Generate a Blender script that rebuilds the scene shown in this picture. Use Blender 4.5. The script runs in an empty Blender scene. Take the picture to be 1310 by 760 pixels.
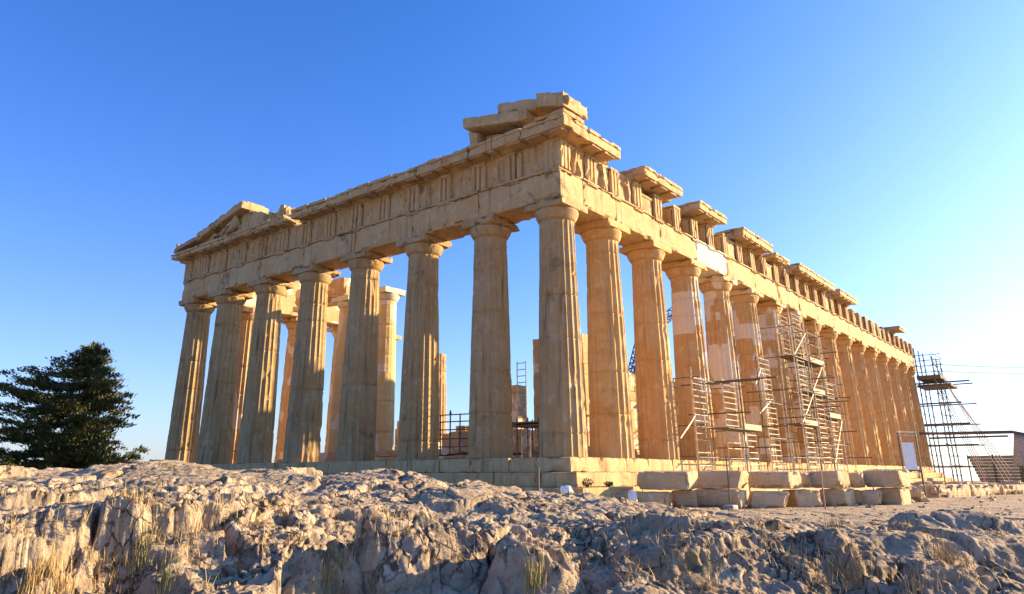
import bpy, math, random
import numpy as np
from mathutils import Matrix, Vector

scene = bpy.context.scene
COL = scene.collection

# ------------------------------------------------------------------ camera
# world axes: +x runs west along the long flank, +y runs south along the front,
# z = 0 is the temple floor at its near corner (0, 0).
CAM = np.array([-23.8827, -15.9425, -0.6326])
YAW, PIT, ROLL = math.radians(39.174), math.radians(18.0457), math.radians(-0.1887)
FPX, SX, SY = 944.574, -19.942, -80.559
_fw = np.array([math.cos(YAW)*math.cos(PIT), math.sin(YAW)*math.cos(PIT), math.sin(PIT)])
_r = np.array([math.sin(YAW), -math.cos(YAW), 0.0])
_u = np.cross(_r, _fw)
_rr = _r*math.cos(ROLL) + _u*math.sin(ROLL)
_uu = _u*math.cos(ROLL) - _r*math.sin(ROLL)
cd = bpy.data.cameras.new('camera')
cam = bpy.data.objects.new('camera', cd)
COL.objects.link(cam)
M = Matrix.Identity(4)
for i in range(3):
    M[i][0] = _rr[i]; M[i][1] = _uu[i]; M[i][2] = -_fw[i]; M[i][3] = CAM[i]
cam.matrix_world = M
cd.sensor_width = 36.0
cd.lens = FPX/1310*36.0
cd.shift_x = -SX/1310
cd.shift_y = SY/1310
cd.clip_start = 0.05
cd.clip_end = 20000
scene.camera = cam

# ------------------------------------------------------------------ light
SUN_AZ = math.radians(-34.0)         # direction to the sun in the xy plane
SUN_EL = math.radians(17.0)
sdir = Vector((math.cos(SUN_AZ)*math.cos(SUN_EL), math.sin(SUN_AZ)*math.cos(SUN_EL), math.sin(SUN_EL)))
sl = bpy.data.lights.new('sun', 'SUN')
sl.energy = 5.0
sl.angle = math.radians(0.55)
sl.color = (1.0, 0.755, 0.42)
so = bpy.data.objects.new('sun', sl)
COL.objects.link(so)
so.rotation_euler = (-sdir).to_track_quat('-Z', 'Y').to_euler()

w = bpy.data.worlds.new('World')
scene.world = w
w.use_nodes = True
nt = w.node_tree
nt.nodes.clear()
N = nt.nodes.new
wo = N('ShaderNodeOutputWorld'); bg = N('ShaderNodeBackground')
sky = N('ShaderNodeTexSky'); sky.sky_type = 'NISHITA'; sky.sun_disc = False
sky.sun_elevation = SUN_EL
sky.sun_rotation = math.pi/2 - SUN_AZ
sky.altitude = 100; sky.air_density = 1.0; sky.dust_density = 1.6; sky.ozone_density = 2.0
tint = N('ShaderNodeMix'); tint.data_type = 'RGBA'; tint.blend_type = 'MULTIPLY'; tint.inputs[0].default_value = 1
tint.inputs[7].default_value = (0.38, 1.05, 2.12, 1)
nt.links.new(sky.outputs[0], tint.inputs[6])
# bright aureole of the low sun in hazy air
tc = N('ShaderNodeTexCoord')
dt = N('ShaderNodeVectorMath'); dt.operation = 'DOT_PRODUCT'; dt.inputs[1].default_value = sdir
nt.links.new(tc.outputs['Generated'], dt.inputs[0])
mx = N('ShaderNodeMath'); mx.operation = 'MAXIMUM'; mx.inputs[1].default_value = 0
nt.links.new(dt.outputs['Value'], mx.inputs[0])
pw = N('ShaderNodeMath'); pw.operation = 'POWER'; pw.inputs[1].default_value = 4.0
nt.links.new(mx.outputs[0], pw.inputs[0])
gl = N('ShaderNodeMix'); gl.data_type = 'RGBA'; gl.blend_type = 'ADD'; gl.inputs[0].default_value = 1
gc = N('ShaderNodeMix'); gc.data_type = 'RGBA'; gc.blend_type = 'MIX'
gc.inputs[6].default_value = (0, 0, 0, 1); gc.inputs[7].default_value = (13.5, 9.2, 6.0, 1)
sp = N('ShaderNodeSeparateXYZ'); nt.links.new(tc.outputs['Generated'], sp.inputs[0])
ab = N('ShaderNodeMath'); ab.operation = 'ABSOLUTE'; nt.links.new(sp.outputs['Z'], ab.inputs[0])
m3 = N('ShaderNodeMath'); m3.operation = 'MULTIPLY'; m3.inputs[1].default_value = -3.6; nt.links.new(ab.outputs[0], m3.inputs[0])
e3 = N('ShaderNodeMath'); e3.operation = 'EXPONENT'; nt.links.new(m3.outputs[0], e3.inputs[0])
pe = N('ShaderNodeMath'); pe.operation = 'MULTIPLY'; nt.links.new(e3.outputs[0], pe.inputs[0]); nt.links.new(pw.outputs[0], pe.inputs[1])
nt.links.new(pe.outputs[0], gc.inputs[0])
nt.links.new(tint.outputs[2], gl.inputs[6]); nt.links.new(gc.outputs[2], gl.inputs[7])
# pale band of haze low over the horizon
ml = N('ShaderNodeMath'); ml.operation = 'MULTIPLY'; ml.inputs[1].default_value = -7.2; nt.links.new(ab.outputs[0], ml.inputs[0])
ex = N('ShaderNodeMath'); ex.operation = 'EXPONENT'; nt.links.new(ml.outputs[0], ex.inputs[0])
hc = N('ShaderNodeMix'); hc.data_type = 'RGBA'; hc.inputs[6].default_value = (0, 0, 0, 1); hc.inputs[7].default_value = (4.6, 3.3, 2.2, 1)
nt.links.new(ex.outputs[0], hc.inputs[0])
hz = N('ShaderNodeMix'); hz.data_type = 'RGBA'; hz.blend_type = 'ADD'; hz.inputs[0].default_value = 1
nt.links.new(gl.outputs[2], hz.inputs[6]); nt.links.new(hc.outputs[2], hz.inputs[7])
nt.links.new(hz.outputs[2], bg.inputs['Color'])
bg.inputs['Strength'].default_value = 0.056
nt.links.new(bg.outputs[0], wo.inputs[0])

scene.view_settings.view_transform = 'Standard'
scene.view_settings.look = 'None'
scene.view_settings.exposure = 1.48
scene.view_settings.gamma = 1.0

# ------------------------------------------------------------------ noise (numpy)
def _hash(ix, iy, iz, seed):
    h = (ix.astype(np.int64)*374761393 + iy.astype(np.int64)*668265263 + iz.astype(np.int64)*2147483647 + seed*974634777) & 0xffffffff
    h = ((h ^ (h >> 13))*1274126177) & 0xffffffff
    h = ((h ^ (h >> 16))*2246822519) & 0xffffffff
    return ((h ^ (h >> 15)) & 0xffffff).astype(np.float32)/float(0xffffff)
def vnoise(x, y, z=None, seed=0):
    x = np.asarray(x, np.float64); y = np.asarray(y, np.float64)
    x0 = np.floor(x); y0 = np.floor(y)
    fx = x-x0; fy = y-y0
    fx = fx*fx*fx*(fx*(fx*6-15)+10); fy = fy*fy*fy*(fy*(fy*6-15)+10)
    if z is None:
        zz = np.zeros_like(x0)
        a = _hash(x0, y0, zz, seed); b = _hash(x0+1, y0, zz, seed)
        c = _hash(x0, y0+1, zz, seed); d = _hash(x0+1, y0+1, zz, seed)
        return ((a*(1-fx)+b*fx)*(1-fy)+(c*(1-fx)+d*fx)*fy)*2-1
    z = np.asarray(z, np.float64); z0 = np.floor(z); fz = z-z0
    fz = fz*fz*fz*(fz*(fz*6-15)+10)
    out = 0
    for k in (0, 1):
        a = _hash(x0, y0, z0+k, seed); b = _hash(x0+1, y0, z0+k, seed)
        c = _hash(x0, y0+1, z0+k, seed); d = _hash(x0+1, y0+1, z0+k, seed)
        v = (a*(1-fx)+b*fx)*(1-fy)+(c*(1-fx)+d*fx)*fy
        out = out + v*(fz if k else 1-fz)
    return out*2-1
def fbm(x, y, z=None, oct=4, seed=0, gain=0.5):
    a, s, o = 1.0, 0.0, 0.0
    f = 1.0
    for i in range(oct):
        c, sn = math.cos(i*1.1), math.sin(i*1.1)
        o = o + a*vnoise((x*c-y*sn)*f, (x*sn+y*c)*f, None if z is None else z*f, seed+i*17)
        s += a; a *= gain; f *= 2.03
    return o/s
def ridged(x, y, z=None, oct=4, seed=0):
    a, s, o, f = 1.0, 0.0, 0.0, 1.0
    for i in range(oct):
        c, sn = math.cos(i*1.3), math.sin(i*1.3)
        o = o + a*(1-np.abs(vnoise((x*c-y*sn)*f, (x*sn+y*c)*f, None if z is None else z*f, seed+i*31)))**2
        s += a; a *= 0.5; f *= 2.1
    return o/s
def worley(x, y, seed=0):
    x0 = np.floor(x); y0 = np.floor(y)
    f1 = np.full(x.shape, 9.0); f2 = f1.copy(); idv = np.zeros(x.shape)
    zz = np.zeros_like(x0)
    for i in (-1, 0, 1):
        for j in (-1, 0, 1):
            cx = x0+i; cy = y0+j
            px = cx+_hash(cx, cy, zz, seed); py = cy+_hash(cx, cy, zz+7, seed)
            d = np.hypot(x-px, y-py)
            v = _hash(cx, cy, zz+13, seed)
            closer = d < f1
            f2 = np.where(closer, f1, np.minimum(f2, d))
            idv = np.where(closer, v, idv)
            f1 = np.where(closer, d, f1)
    return f1, f2, idv
def facets(x, y, seed, tilt):
    """cracked blocks, each with its own tilt: height offset and distance to the nearest crack"""
    x0 = np.floor(x); y0 = np.floor(y)
    f1 = np.full(x.shape, 9.0); f2 = f1.copy(); hv_ = np.zeros(x.shape)
    zz = np.zeros_like(x0)
    for i in (-1, 0, 1):
        for j in (-1, 0, 1):
            cx = x0+i; cy = y0+j
            px = cx+_hash(cx, cy, zz, seed); py = cy+_hash(cx, cy, zz+7, seed)
            d = np.hypot(x-px, y-py)
            gx = (_hash(cx, cy, zz+19, seed)-0.5)*2; gy = (_hash(cx, cy, zz+29, seed)-0.5)*2
            hgt = (x-px)*gx*tilt+(y-py)*gy*tilt+(_hash(cx, cy, zz+13, seed)-0.5)*0.5
            closer = d < f1
            f2 = np.where(closer, f1, np.minimum(f2, d))
            hv_ = np.where(closer, hgt, hv_)
            f1 = np.where(closer, d, f1)
    return hv_, f2-f1
def sstep(a, b, x):
    t = np.clip((x-a)/(b-a), 0, 1)
    return t*t*(3-2*t)

# ------------------------------------------------------------------ mesh helpers
class MB:
    def __init__(s): s.v = []; s.f = []; s.n = 0
    def add(s, v, f):
        v = np.asarray(v, float)
        s.v.append(v)
        for q in f: s.f.append([int(i)+s.n for i in q])
        s.n += len(v)
        return s
    def verts(s): return np.concatenate(s.v)
    def mesh(s, name, smooth=False):
        me = bpy.data.meshes.new(name)
        me.from_pydata(s.verts().tolist(), [], s.f)
        if smooth: me.polygons.foreach_set('use_smooth', [True]*len(me.polygons))
        me.update()
        return me
    def build(s, name, mat, parent=None, smooth=False, loc=None):
        me = s.mesh(name, smooth)
        me.materials.append(mat)
        o = bpy.data.objects.new(name, me)
        COL.objects.link(o)
        if parent: o.parent = parent
        if loc is not None: o.location = loc
        return o
def tag(o, label=None, cat=None, group=None, kind=None):
    if label: o['label'] = label
    if cat: o['category'] = cat
    if group: o['group'] = group
    if kind: o['kind'] = kind
    return o
def empty(name, loc=(0, 0, 0), rz=0.0, label=None, cat=None, group=None):
    o = bpy.data.objects.new(name, None)
    COL.objects.link(o)
    o.location = loc; o.rotation_euler = (0, 0, rz)
    o.empty_display_size = 0.3
    return tag(o, label, cat, group)
def grid_quads(nu, nv, wrap=False):
    i = np.arange(nu-1)[:, None]; j = np.arange(nv if wrap else nv-1)[None, :]
    j1 = (j+1) % nv
    q = np.stack([i*nv+j+0*j1, i*nv+j1, (i+1)*nv+j1, (i+1)*nv+j], -1)
    return q.reshape(-1, 4)
def big_mesh(name, v, quads, smooth=True):
    me = bpy.data.meshes.new(name)
    me.vertices.add(len(v)); me.vertices.foreach_set('co', np.asarray(v, np.float32).ravel())
    nq = len(quads); k = quads.shape[1]
    me.loops.add(nq*k); me.loops.foreach_set('vertex_index', quads.astype(np.int32).ravel())
    me.polygons.add(nq)
    me.polygons.foreach_set('loop_start', np.arange(0, nq*k, k, dtype=np.int32))
    me.polygons.foreach_set('use_smooth', np.full(nq, smooth))
    me.update(calc_edges=True)
    me.validate()
    return me
def box(mb, x0, x1, y0, y1, z0, z1):
    v = [(x0, y0, z0), (x1, y0, z0), (x1, y1, z0), (x0, y1, z0), (x0, y0, z1), (x1, y0, z1), (x1, y1, z1), (x0, y1, z1)]
    mb.add(v, [(0, 3, 2, 1), (4, 5, 6, 7), (0, 1, 5, 4), (1, 2, 6, 5), (2, 3, 7, 6), (3, 0, 4, 7)])
def tube(mb, a, b, r=0.03, n=6, r2=None):
    a = np.array(a, float); b = np.array(b, float); d = b-a; L = np.linalg.norm(d)
    if L < 1e-6: return
    d /= L
    t = np.array([0, 0, 1.0]) if abs(d[2]) < .9 else np.array([1.0, 0, 0])
    e = np.cross(d, t); e /= np.linalg.norm(e); g = np.cross(d, e)
    r2 = r if r2 is None else r2
    an = np.arange(n)*2*math.pi/n
    ring = np.cos(an)[:, None]*e+np.sin(an)[:, None]*g
    v = np.concatenate([a+ring*r, b+ring*r2])
    f = [(i, (i+1) % n, n+(i+1) % n, n+i) for i in range(n)]
    f += [tuple(range(n-1, -1, -1)), tuple(range(n, 2*n))]
    mb.add(v, f)
def rough_box(mb, x0, x1, y0, y1, z0, z1, res=0.2, chip=0.08, edge=0.16, rough=0.012, seed=0, warp=None, thr=0.0, off=(0, 0, 0)):
    """a block with a subdivided skin: worn arrises, chips bitten out of the edges, uneven faces"""
    L = (x1-x0, y1-y0, z1-z0)
    n = [max(2, int(round(l/res))) for l in L]
    ax = [np.linspace(0, 1, k+1) for k in n]
    idx = -np.ones((n[0]+1, n[1]+1, n[2]+1), int)
    surf = np.zeros(idx.shape, bool)
    surf[0] = surf[-1] = True; surf[:, 0] = surf[:, -1] = True; surf[:, :, 0] = surf[:, :, -1] = True
    idx[surf] = np.arange(surf.sum())
    I = np.argwhere(surf)
    U = np.stack([ax[0][I[:, 0]], ax[1][I[:, 1]], ax[2][I[:, 2]]], -1)
    P = np.array([x0, y0, z0])+U*np.array(L)
    lo = U*np.array(L); hi = np.array(L)-lo
    m = np.minimum(lo, hi)
    ms = np.sort(m, 1)
    near = np.clip(1-ms[:, 1]/edge, 0, 1)
    Q = P+np.array(off)
    nz = fbm(Q[:, 0]*2.3, Q[:, 1]*2.3, Q[:, 2]*2.3, oct=3, seed=seed)
    nz2 = fbm(Q[:, 0]*5, Q[:, 1]*5, Q[:, 2]*5, oct=2, seed=seed+5)
    d = chip*near*np.clip(nz*1.6+nz2*0.5-thr, 0, 1.3)+0.12*chip*near
    sgn = np.where(lo < hi, 1.0, -1.0)
    for k in range(3):
        wk = np.clip(1-m[:, k]/edge, 0, 1)
        P[:, k] += sgn[:, k]*wk*d
        face = (m[:, k] < 1e-6)
        P[:, k] += np.where(face, sgn[:, k]*rough*(nz2+nz), 0)
    if warp is not None: P = warp(P)
    f = []
    def quads(g, flip):
        a = g[:-1, :-1].ravel(); b = g[1:, :-1].ravel(); c = g[1:, 1:].ravel(); e = g[:-1, 1:].ravel()
        q = np.stack([a, b, c, e], 1)
        if flip: q = q[:, ::-1]
        f.extend(q.tolist())
    quads(idx[0], True); quads(idx[-1], False)
    quads(idx[:, 0], False); quads(idx[:, -1], True)
    quads(idx[:, :, 0], True); quads(idx[:, :, -1], False)
    mb.add(P, f)
    return mb

# ------------------------------------------------------------------ materials
def mat_new(name):
    m = bpy.data.materials.new(name); m.use_nodes = True
    t = m.node_tree
    b = t.nodes['Principled BSDF']
    return m, t, b
class NG:
    """tiny node builder"""
    def __init__(s, t): s.t = t
    def n(s, ty, **k):
        o = s.t.nodes.new(ty)
        for a, v in k.items(): setattr(o, a, v)
        return o
    def link(s, a, b): s.t.links.new(a, b)
    def noise(s, vec, scale, detail=4, rough=0.55, dist=0.0):
        o = s.n('ShaderNodeTexNoise'); o.inputs['Scale'].default_value = scale
        o.inputs['Detail'].default_value = detail; o.inputs['Roughness'].default_value = rough
        o.inputs['Distortion'].default_value = dist
        if vec is not None: s.link(vec, o.inputs['Vector'])
        return o.outputs['Fac']
    def ramp(s, fac, a, b, c0=0.0, c1=1.0, ease='EASE'):
        o = s.n('ShaderNodeMapRange'); o.interpolation_type = 'SMOOTHSTEP' if ease == 'EASE' else 'LINEAR'
        o.inputs[1].default_value = a; o.inputs[2].default_value = b
        o.inputs[3].default_value = c0; o.inputs[4].default_value = c1
        s.link(fac, o.inputs[0])
        return o.outputs[0]
    def mix(s, fac, a, b, mode='MIX'):
        o = s.n('ShaderNodeMix'); o.data_type = 'RGBA'; o.blend_type = mode
        if isinstance(fac, (int, float)): o.inputs[0].default_value = fac
        else: s.link(fac, o.inputs[0])
        for k, c in ((6, a), (7, b)):
            if isinstance(c, tuple): o.inputs[k].default_value = (*c, 1) if len(c) == 3 else c
            else: s.link(c, o.inputs[k])
        return o.outputs[2]
    def math(s, op, a, b=0.0):
        o = s.n('ShaderNodeMath'); o.operation = op
        for k, c in ((0, a), (1, b)):
            if isinstance(c, (int, float)): o.inputs[k].default_value = c
            else: s.link(c, o.inputs[k])
        return o.outputs[0]
    def mapping(s, vec, scale=(1, 1, 1), loc=None):
        o = s.n('ShaderNodeMapping'); o.inputs['Scale'].default_value = scale
        s.link(vec, o.inputs['Vector'])
        if loc is not None: s.link(loc, o.inputs['Location'])
        return o.outputs[0]
    def bump(s, h, strength=0.4, dist=0.02, prev=None):
        o = s.n('ShaderNodeBump'); o.inputs['Strength'].default_value = strength; o.inputs['Distance'].default_value = dist
        s.link(h, o.inputs['Height'])
        if prev is not None: s.link(prev, o.inputs['Normal'])
        return o.outputs[0]
def stone(name, base, warm, pale, dark, white=0.0, soot=0.35, streak=0.3, scale=1.0, bump=0.5, grain=0.0):
    m, t, b = mat_new(name); g = NG(t)
    tc = g.n('ShaderNodeTexCoord'); oi = g.n('ShaderNodeObjectInfo')
    off = g.n('ShaderNodeVectorMath'); off.operation = 'SCALE'; off.inputs[3].default_value = 40
    cmb = g.n('ShaderNodeCombineXYZ')
    for k in range(3): g.link(oi.outputs['Random'], cmb.inputs[k])
    g.link(cmb.outputs[0], off.inputs[0])
    v = g.mapping(tc.outputs['Object'], (scale,)*3, off.outputs[0])
    big = g.noise(v, 0.55, 5, 0.6, 0.4)
    mid = g.noise(v, 2.3, 6, 0.65, 0.3)
    fine = g.noise(v, 14, 5, 0.7)
    vs = g.mapping(v, (2.6, 2.6, 0.16))
    st = g.noise(vs, 1.6, 5, 0.6, 0.2)
    c = g.mix(g.ramp(big, 0.36, 0.66), base, warm)
    c = g.mix(g.ramp(mid, 0.5, 0.72, 0, 0.75), c, pale)
    c = g.mix(g.ramp(st, 0.52, 0.72, 0, streak), c, dark)
    c = g.mix(g.ramp(fine, 0.56, 0.72, 0, 0.45), c, dark)
    so_ = g.math('MULTIPLY', g.ramp(g.noise(v, 0.9, 6, 0.7, 0.6), 0.56, 0.70), soot)
    c = g.mix(so_, c, tuple(x*0.35 for x in dark))
    if white > 0:
        # fillings of new white marble, with ragged outlines
        sx = g.n('ShaderNodeSeparateXYZ'); g.link(tc.outputs['Object'], sx.inputs[0])
        zq = g.math('MULTIPLY', g.math('FLOOR', g.math('DIVIDE', sx.outputs[2], 0.46)), 0.46)
        zs_ = g.math('ADD', g.math('MULTIPLY', zq, 0.8), g.math('MULTIPLY', sx.outputs[2], 0.2))
        cb = g.n('ShaderNodeCombineXYZ'); g.link(sx.outputs[0], cb.inputs[0]); g.link(sx.outputs[1], cb.inputs[1]); g.link(zs_, cb.inputs[2])
        va = g.n('ShaderNodeVectorMath'); va.operation = 'ADD'; g.link(cb.outputs[0], va.inputs[0]); g.link(off.outputs[0], va.inputs[1])
        wn = g.noise(va.outputs[0], 0.70, 2, 0.4, 0.1)
        c = g.mix(g.ramp(wn, 0.60-0.12*white, 0.615-0.12*white), c, g.mix(mid, (0.62, 0.48, 0.32), (0.72, 0.59, 0.42)))
    g.link(c, b.inputs['Base Color'])
    b.inputs['Roughness'].default_value = 0.85
    b.inputs['Specular IOR Level'].default_value = 0.25
    pits = g.n('ShaderNodeTexVoronoi'); pits.inputs['Scale'].default_value = 7; g.link(v, pits.inputs['Vector'])
    pit = g.math('MULTIPLY', g.ramp(pits.outputs['Distance'], 0.05, 0.35), g.ramp(mid, 0.40, 0.6, 1.0, 0.0))
    nb = g.bump(mid, bump, 0.06)
    nb = g.bump(fine, bump*0.9, 0.02, nb)
    nb = g.bump(pit, bump*0.5, 0.03, nb)
    if grain > 0:
        gr = g.noise(g.mapping(v, (0.7, 5, 9)), 1.7, 5, 0.65, 0.5)
        nb = g.bump(gr, grain, 0.06, nb)
    g.link(nb, b.inputs['Normal'])
    return m
S_FRONT = stone('stone_front', (0.43, 0.29, 0.138), (0.40, 0.245, 0.10), (0.54, 0.395, 0.22), (0.17, 0.105, 0.05), streak=0.8, soot=0.45)  # greyer patina, darkened further to carry the front's shade
S_FLANK = stone('stone_flank', (0.55, 0.35, 0.15), (0.54, 0.295, 0.10), (0.64, 0.46, 0.25), (0.28, 0.16, 0.07), soot=0.25, streak=0.5)  # orange patina; warm bounced light put into the colour, repaired copy too
S_FLANKW = stone('stone_flank_repaired', (0.55, 0.35, 0.15), (0.54, 0.295, 0.10), (0.64, 0.46, 0.25), (0.28, 0.16, 0.07), white=0.5, soot=0.12, streak=0.4)
S_ENT = stone('stone_entablature', (0.51, 0.35, 0.165), (0.49, 0.295, 0.122), (0.60, 0.45, 0.25), (0.21, 0.125, 0.06), soot=0.65, streak=0.7)
S_ENTW = stone('stone_new_marble', (0.629, 0.561, 0.425), (0.595, 0.510, 0.357), (0.663, 0.612, 0.510), (0.425, 0.340, 0.221), soot=0.0, streak=0.1)
S_DARK = stone('stone_weathered_and_shade', (0.388, 0.259, 0.139), (0.388, 0.240, 0.111), (0.480, 0.351, 0.222), (0.120, 0.083, 0.055), soot=0.6)  # weathered stone; its dark tone also stands for shade on the mutules
S_IN = stone('stone_inner', (0.517, 0.342, 0.166), (0.499, 0.296, 0.120), (0.610, 0.480, 0.305), (0.277, 0.166, 0.083), white=0.3, soot=0.15)
S_PORCH = stone('stone_porch', (0.60, 0.42, 0.19), (0.58, 0.38, 0.15), (0.66, 0.50, 0.28), (0.34, 0.22, 0.10), white=0.25, soot=0.08)
S_BLOCK = stone('stone_block', (0.60, 0.44, 0.255), (0.57, 0.385, 0.195), (0.72, 0.575, 0.385), (0.26, 0.175, 0.09), soot=0.2, streak=0.25, grain=0.8)
def simple(name, col, rough=0.6, metal=0.0, var=0.25, scale=6.0):
    m, t, b = mat_new(name); g = NG(t)
    tc = g.n('ShaderNodeTexCoord')
    n = g.noise(tc.outputs['Object'], scale, 4, 0.6)
    c = g.mix(g.ramp(n, 0.3, 0.7), tuple(x*(1-var) for x in col), tuple(min(1, x*(1+var)) for x in col))
    g.link(c, b.inputs['Base Color'])
    b.inputs['Roughness'].default_value = rough; b.inputs['Metallic'].default_value = metal
    return m
M_STEEL = simple('scaffold_steel', (0.55, 0.46, 0.32), 0.5, 0.35)
M_DARKSTEEL = simple('dark_steel', (0.12, 0.095, 0.07), 0.6, 0.2)
M_RED = simple('red_oxide_tube', (0.34, 0.20, 0.15), 0.6, 0.1)
M_PLANK = simple('plank_wood', (0.42, 0.31, 0.17), 0.8)
M_DARKPLANK = simple('old_plank', (0.13, 0.10, 0.07), 0.85)
M_WHITE = simple('white_panel', (0.82, 0.80, 0.75), 0.6, 0, 0.04)
M_WHITEST = simple('white_marble', (0.78, 0.77, 0.75), 0.7, 0, 0.08)
M_CONC = simple('concrete', (0.36, 0.33, 0.29), 0.9)
M_TARP = simple('tan_canvas', (0.46, 0.38, 0.26), 0.9)
M_HOARD = simple('hoarding_sheet', (0.34, 0.27, 0.17), 0.7)
M_CABLE = simple('cable_black', (0.04, 0.04, 0.04), 0.6)

#@@STRUCT
# ------------------------------------------------------------------ ground
_U = np.array([-2500, -500, 0, 200, 320, 450, 600, 740, 860, 980, 1130, 1308, 1900, 4000.])
_D = np.array([0, 4, 7.6, 8.3, 9.0, 10.5, 12.5, 15, 18, 22, 28, 36, 60.])
_Z = np.array([
 # D: 0     4     7.6    8.3    9.0    10.5   12.5   15     18     22     28     36    60
 [-2.2, -2.1, -1.95, -1.85, -1.15, -1.05, -0.9, -0.7, -0.55, -0.8, -1.3, -1.7, -1.9],
 [-2.2, -2.1, -1.95, -1.85, -1.15, -1.05, -0.9, -0.7, -0.55, -0.8, -1.3, -1.7, -1.9],
 [-2.2, -2.1, -1.90, -1.70, -1.10, -1.00, -0.88, -0.70, -0.50, -0.6, -1.2, -1.7, -1.9],
 [-2.2, -2.1, -1.90, -1.75, -1.15, -1.00, -0.86, -0.66, -0.42, -0.5, -1.2, -1.7, -1.8],
 [-2.2, -2.1, -1.90, -1.70, -1.30, -1.05, -0.86, -0.62, -0.50, -0.7, -1.4, -1.7, -1.7],
 [-2.2, -2.1, -1.95, -1.65, -1.45, -1.15, -0.88, -0.60, -0.62, -0.9, -1.5, -1.7, -1.7],
 [-2.2, -2.1, -1.90, -1.65, -1.45, -1.20, -1.00, -0.84, -0.88, -1.2, -1.6, -1.7, -1.7],
 [-2.2, -2.1, -1.90, -1.70, -1.55, -1.35, -1.20, -1.07, -1.10, -1.4, -1.7, -1.75, -1.7],
 [-2.1, -1.95, -1.72, -1.60, -1.54, -1.46, -1.42, -1.40, -1.42, -1.7, -1.8, -1.8, -1.75],
 [-2.1, -1.95, -1.72, -1.60, -1.53, -1.46, -1.50, -1.66, -1.68, -1.8, -1.83, -1.8, -1.75],
 [-2.1, -1.95, -1.76, -1.68, -1.62, -1.54, -1.58, -1.70, -1.74, -1.82, -1.84, -1.8, -1.75],
 [-2.2, -2.1, -1.98, -1.90, -1.80, -1.74, -1.72, -1.76, -1.78, -1.82, -1.84, -1.8, -1.75],
 [-2.2, -2.1, -1.98, -1.90, -1.80, -1.74, -1.72, -1.76, -1.78, -1.82, -1.84, -1.8, -1.75],
 [-2.2, -2.1, -1.98, -1.90, -1.80, -1.74, -1.72, -1.76, -1.78, -1.82, -1.84, -1.8, -1.75]])
def macro(U, D):
    U = np.clip(U, _U[0], _U[-1]); Dc = np.clip(D, 0, _D[-1])
    i = np.clip(np.searchsorted(_U, U)-1, 0, len(_U)-2); j = np.clip(np.searchsorted(_D, Dc)-1, 0, len(_D)-2)
    a = (U-_U[i])/(_U[i+1]-_U[i]); b = (Dc-_D[j])/(_D[j+1]-_D[j])
    a = a*a*(3-2*a); b = b*b*(3-2*b)
    return (_Z[i, j]*(1-a)+_Z[i+1, j]*a)*(1-b)+(_Z[i, j+1]*(1-a)+_Z[i+1, j+1]*a)*b
# explicit humps of bedrock: x, y, rx, ry, angle, height
def polar(U, D):
    a = YAW-math.atan((U-655-SX)*math.cos(PIT)/FPX)
    return CAM[0]+D*math.cos(a), CAM[1]+D*math.sin(a)
HUMPS = []
for (U, D, ra, rb, ang, h) in [(960, 9.4, 1.8, 1.1, -30, 0.22), (1130, 9.8, 1.0, 0.7, -50, 0.16), (330, 7.7, 0.9, 0.5, 10, 0.35), (680, 8.0, 0.8, 0.45, 35, 0.34),
                               (560, 8.6, 0.9, 0.6, -20, 0.22), (820, 8.4, 1.0, 0.6, -20, 0.18), (1250, 9.0, 1.2, 0.6, -45, 0.2), (1280, 13.5, 1.5, 0.6, -40, 0.22),
                               (250, 8.1, 0.55, 0.35, 40, 0.35), (60, 8.0, 0.5, 0.4, 0, 0.3), (440, 8.2, 0.7, 0.45, -20, 0.38), (1100, 15.5, 2.2, 0.7, -45, 0.14), (900, 11, 1.6, .8, -35, .22), (1080, 13.8, 2.0, .8, -40, .22), (1225, 11, 1.6, .7, -45, .26), (1150, 17.5, 2.5, .8, -45, .2), (1290, 19, 2.5, .9, -45, .2), (985, 15.5, 1.8, .7, -40, .16), (1180, 12, 1.4, 0.6, -50, 0.18), (1040, 12.4, 1.3, .6, -40, 0.2)]:
    x, y = polar(U, D); HUMPS.append((x, y, ra, rb, math.radians(ang), h))
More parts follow.
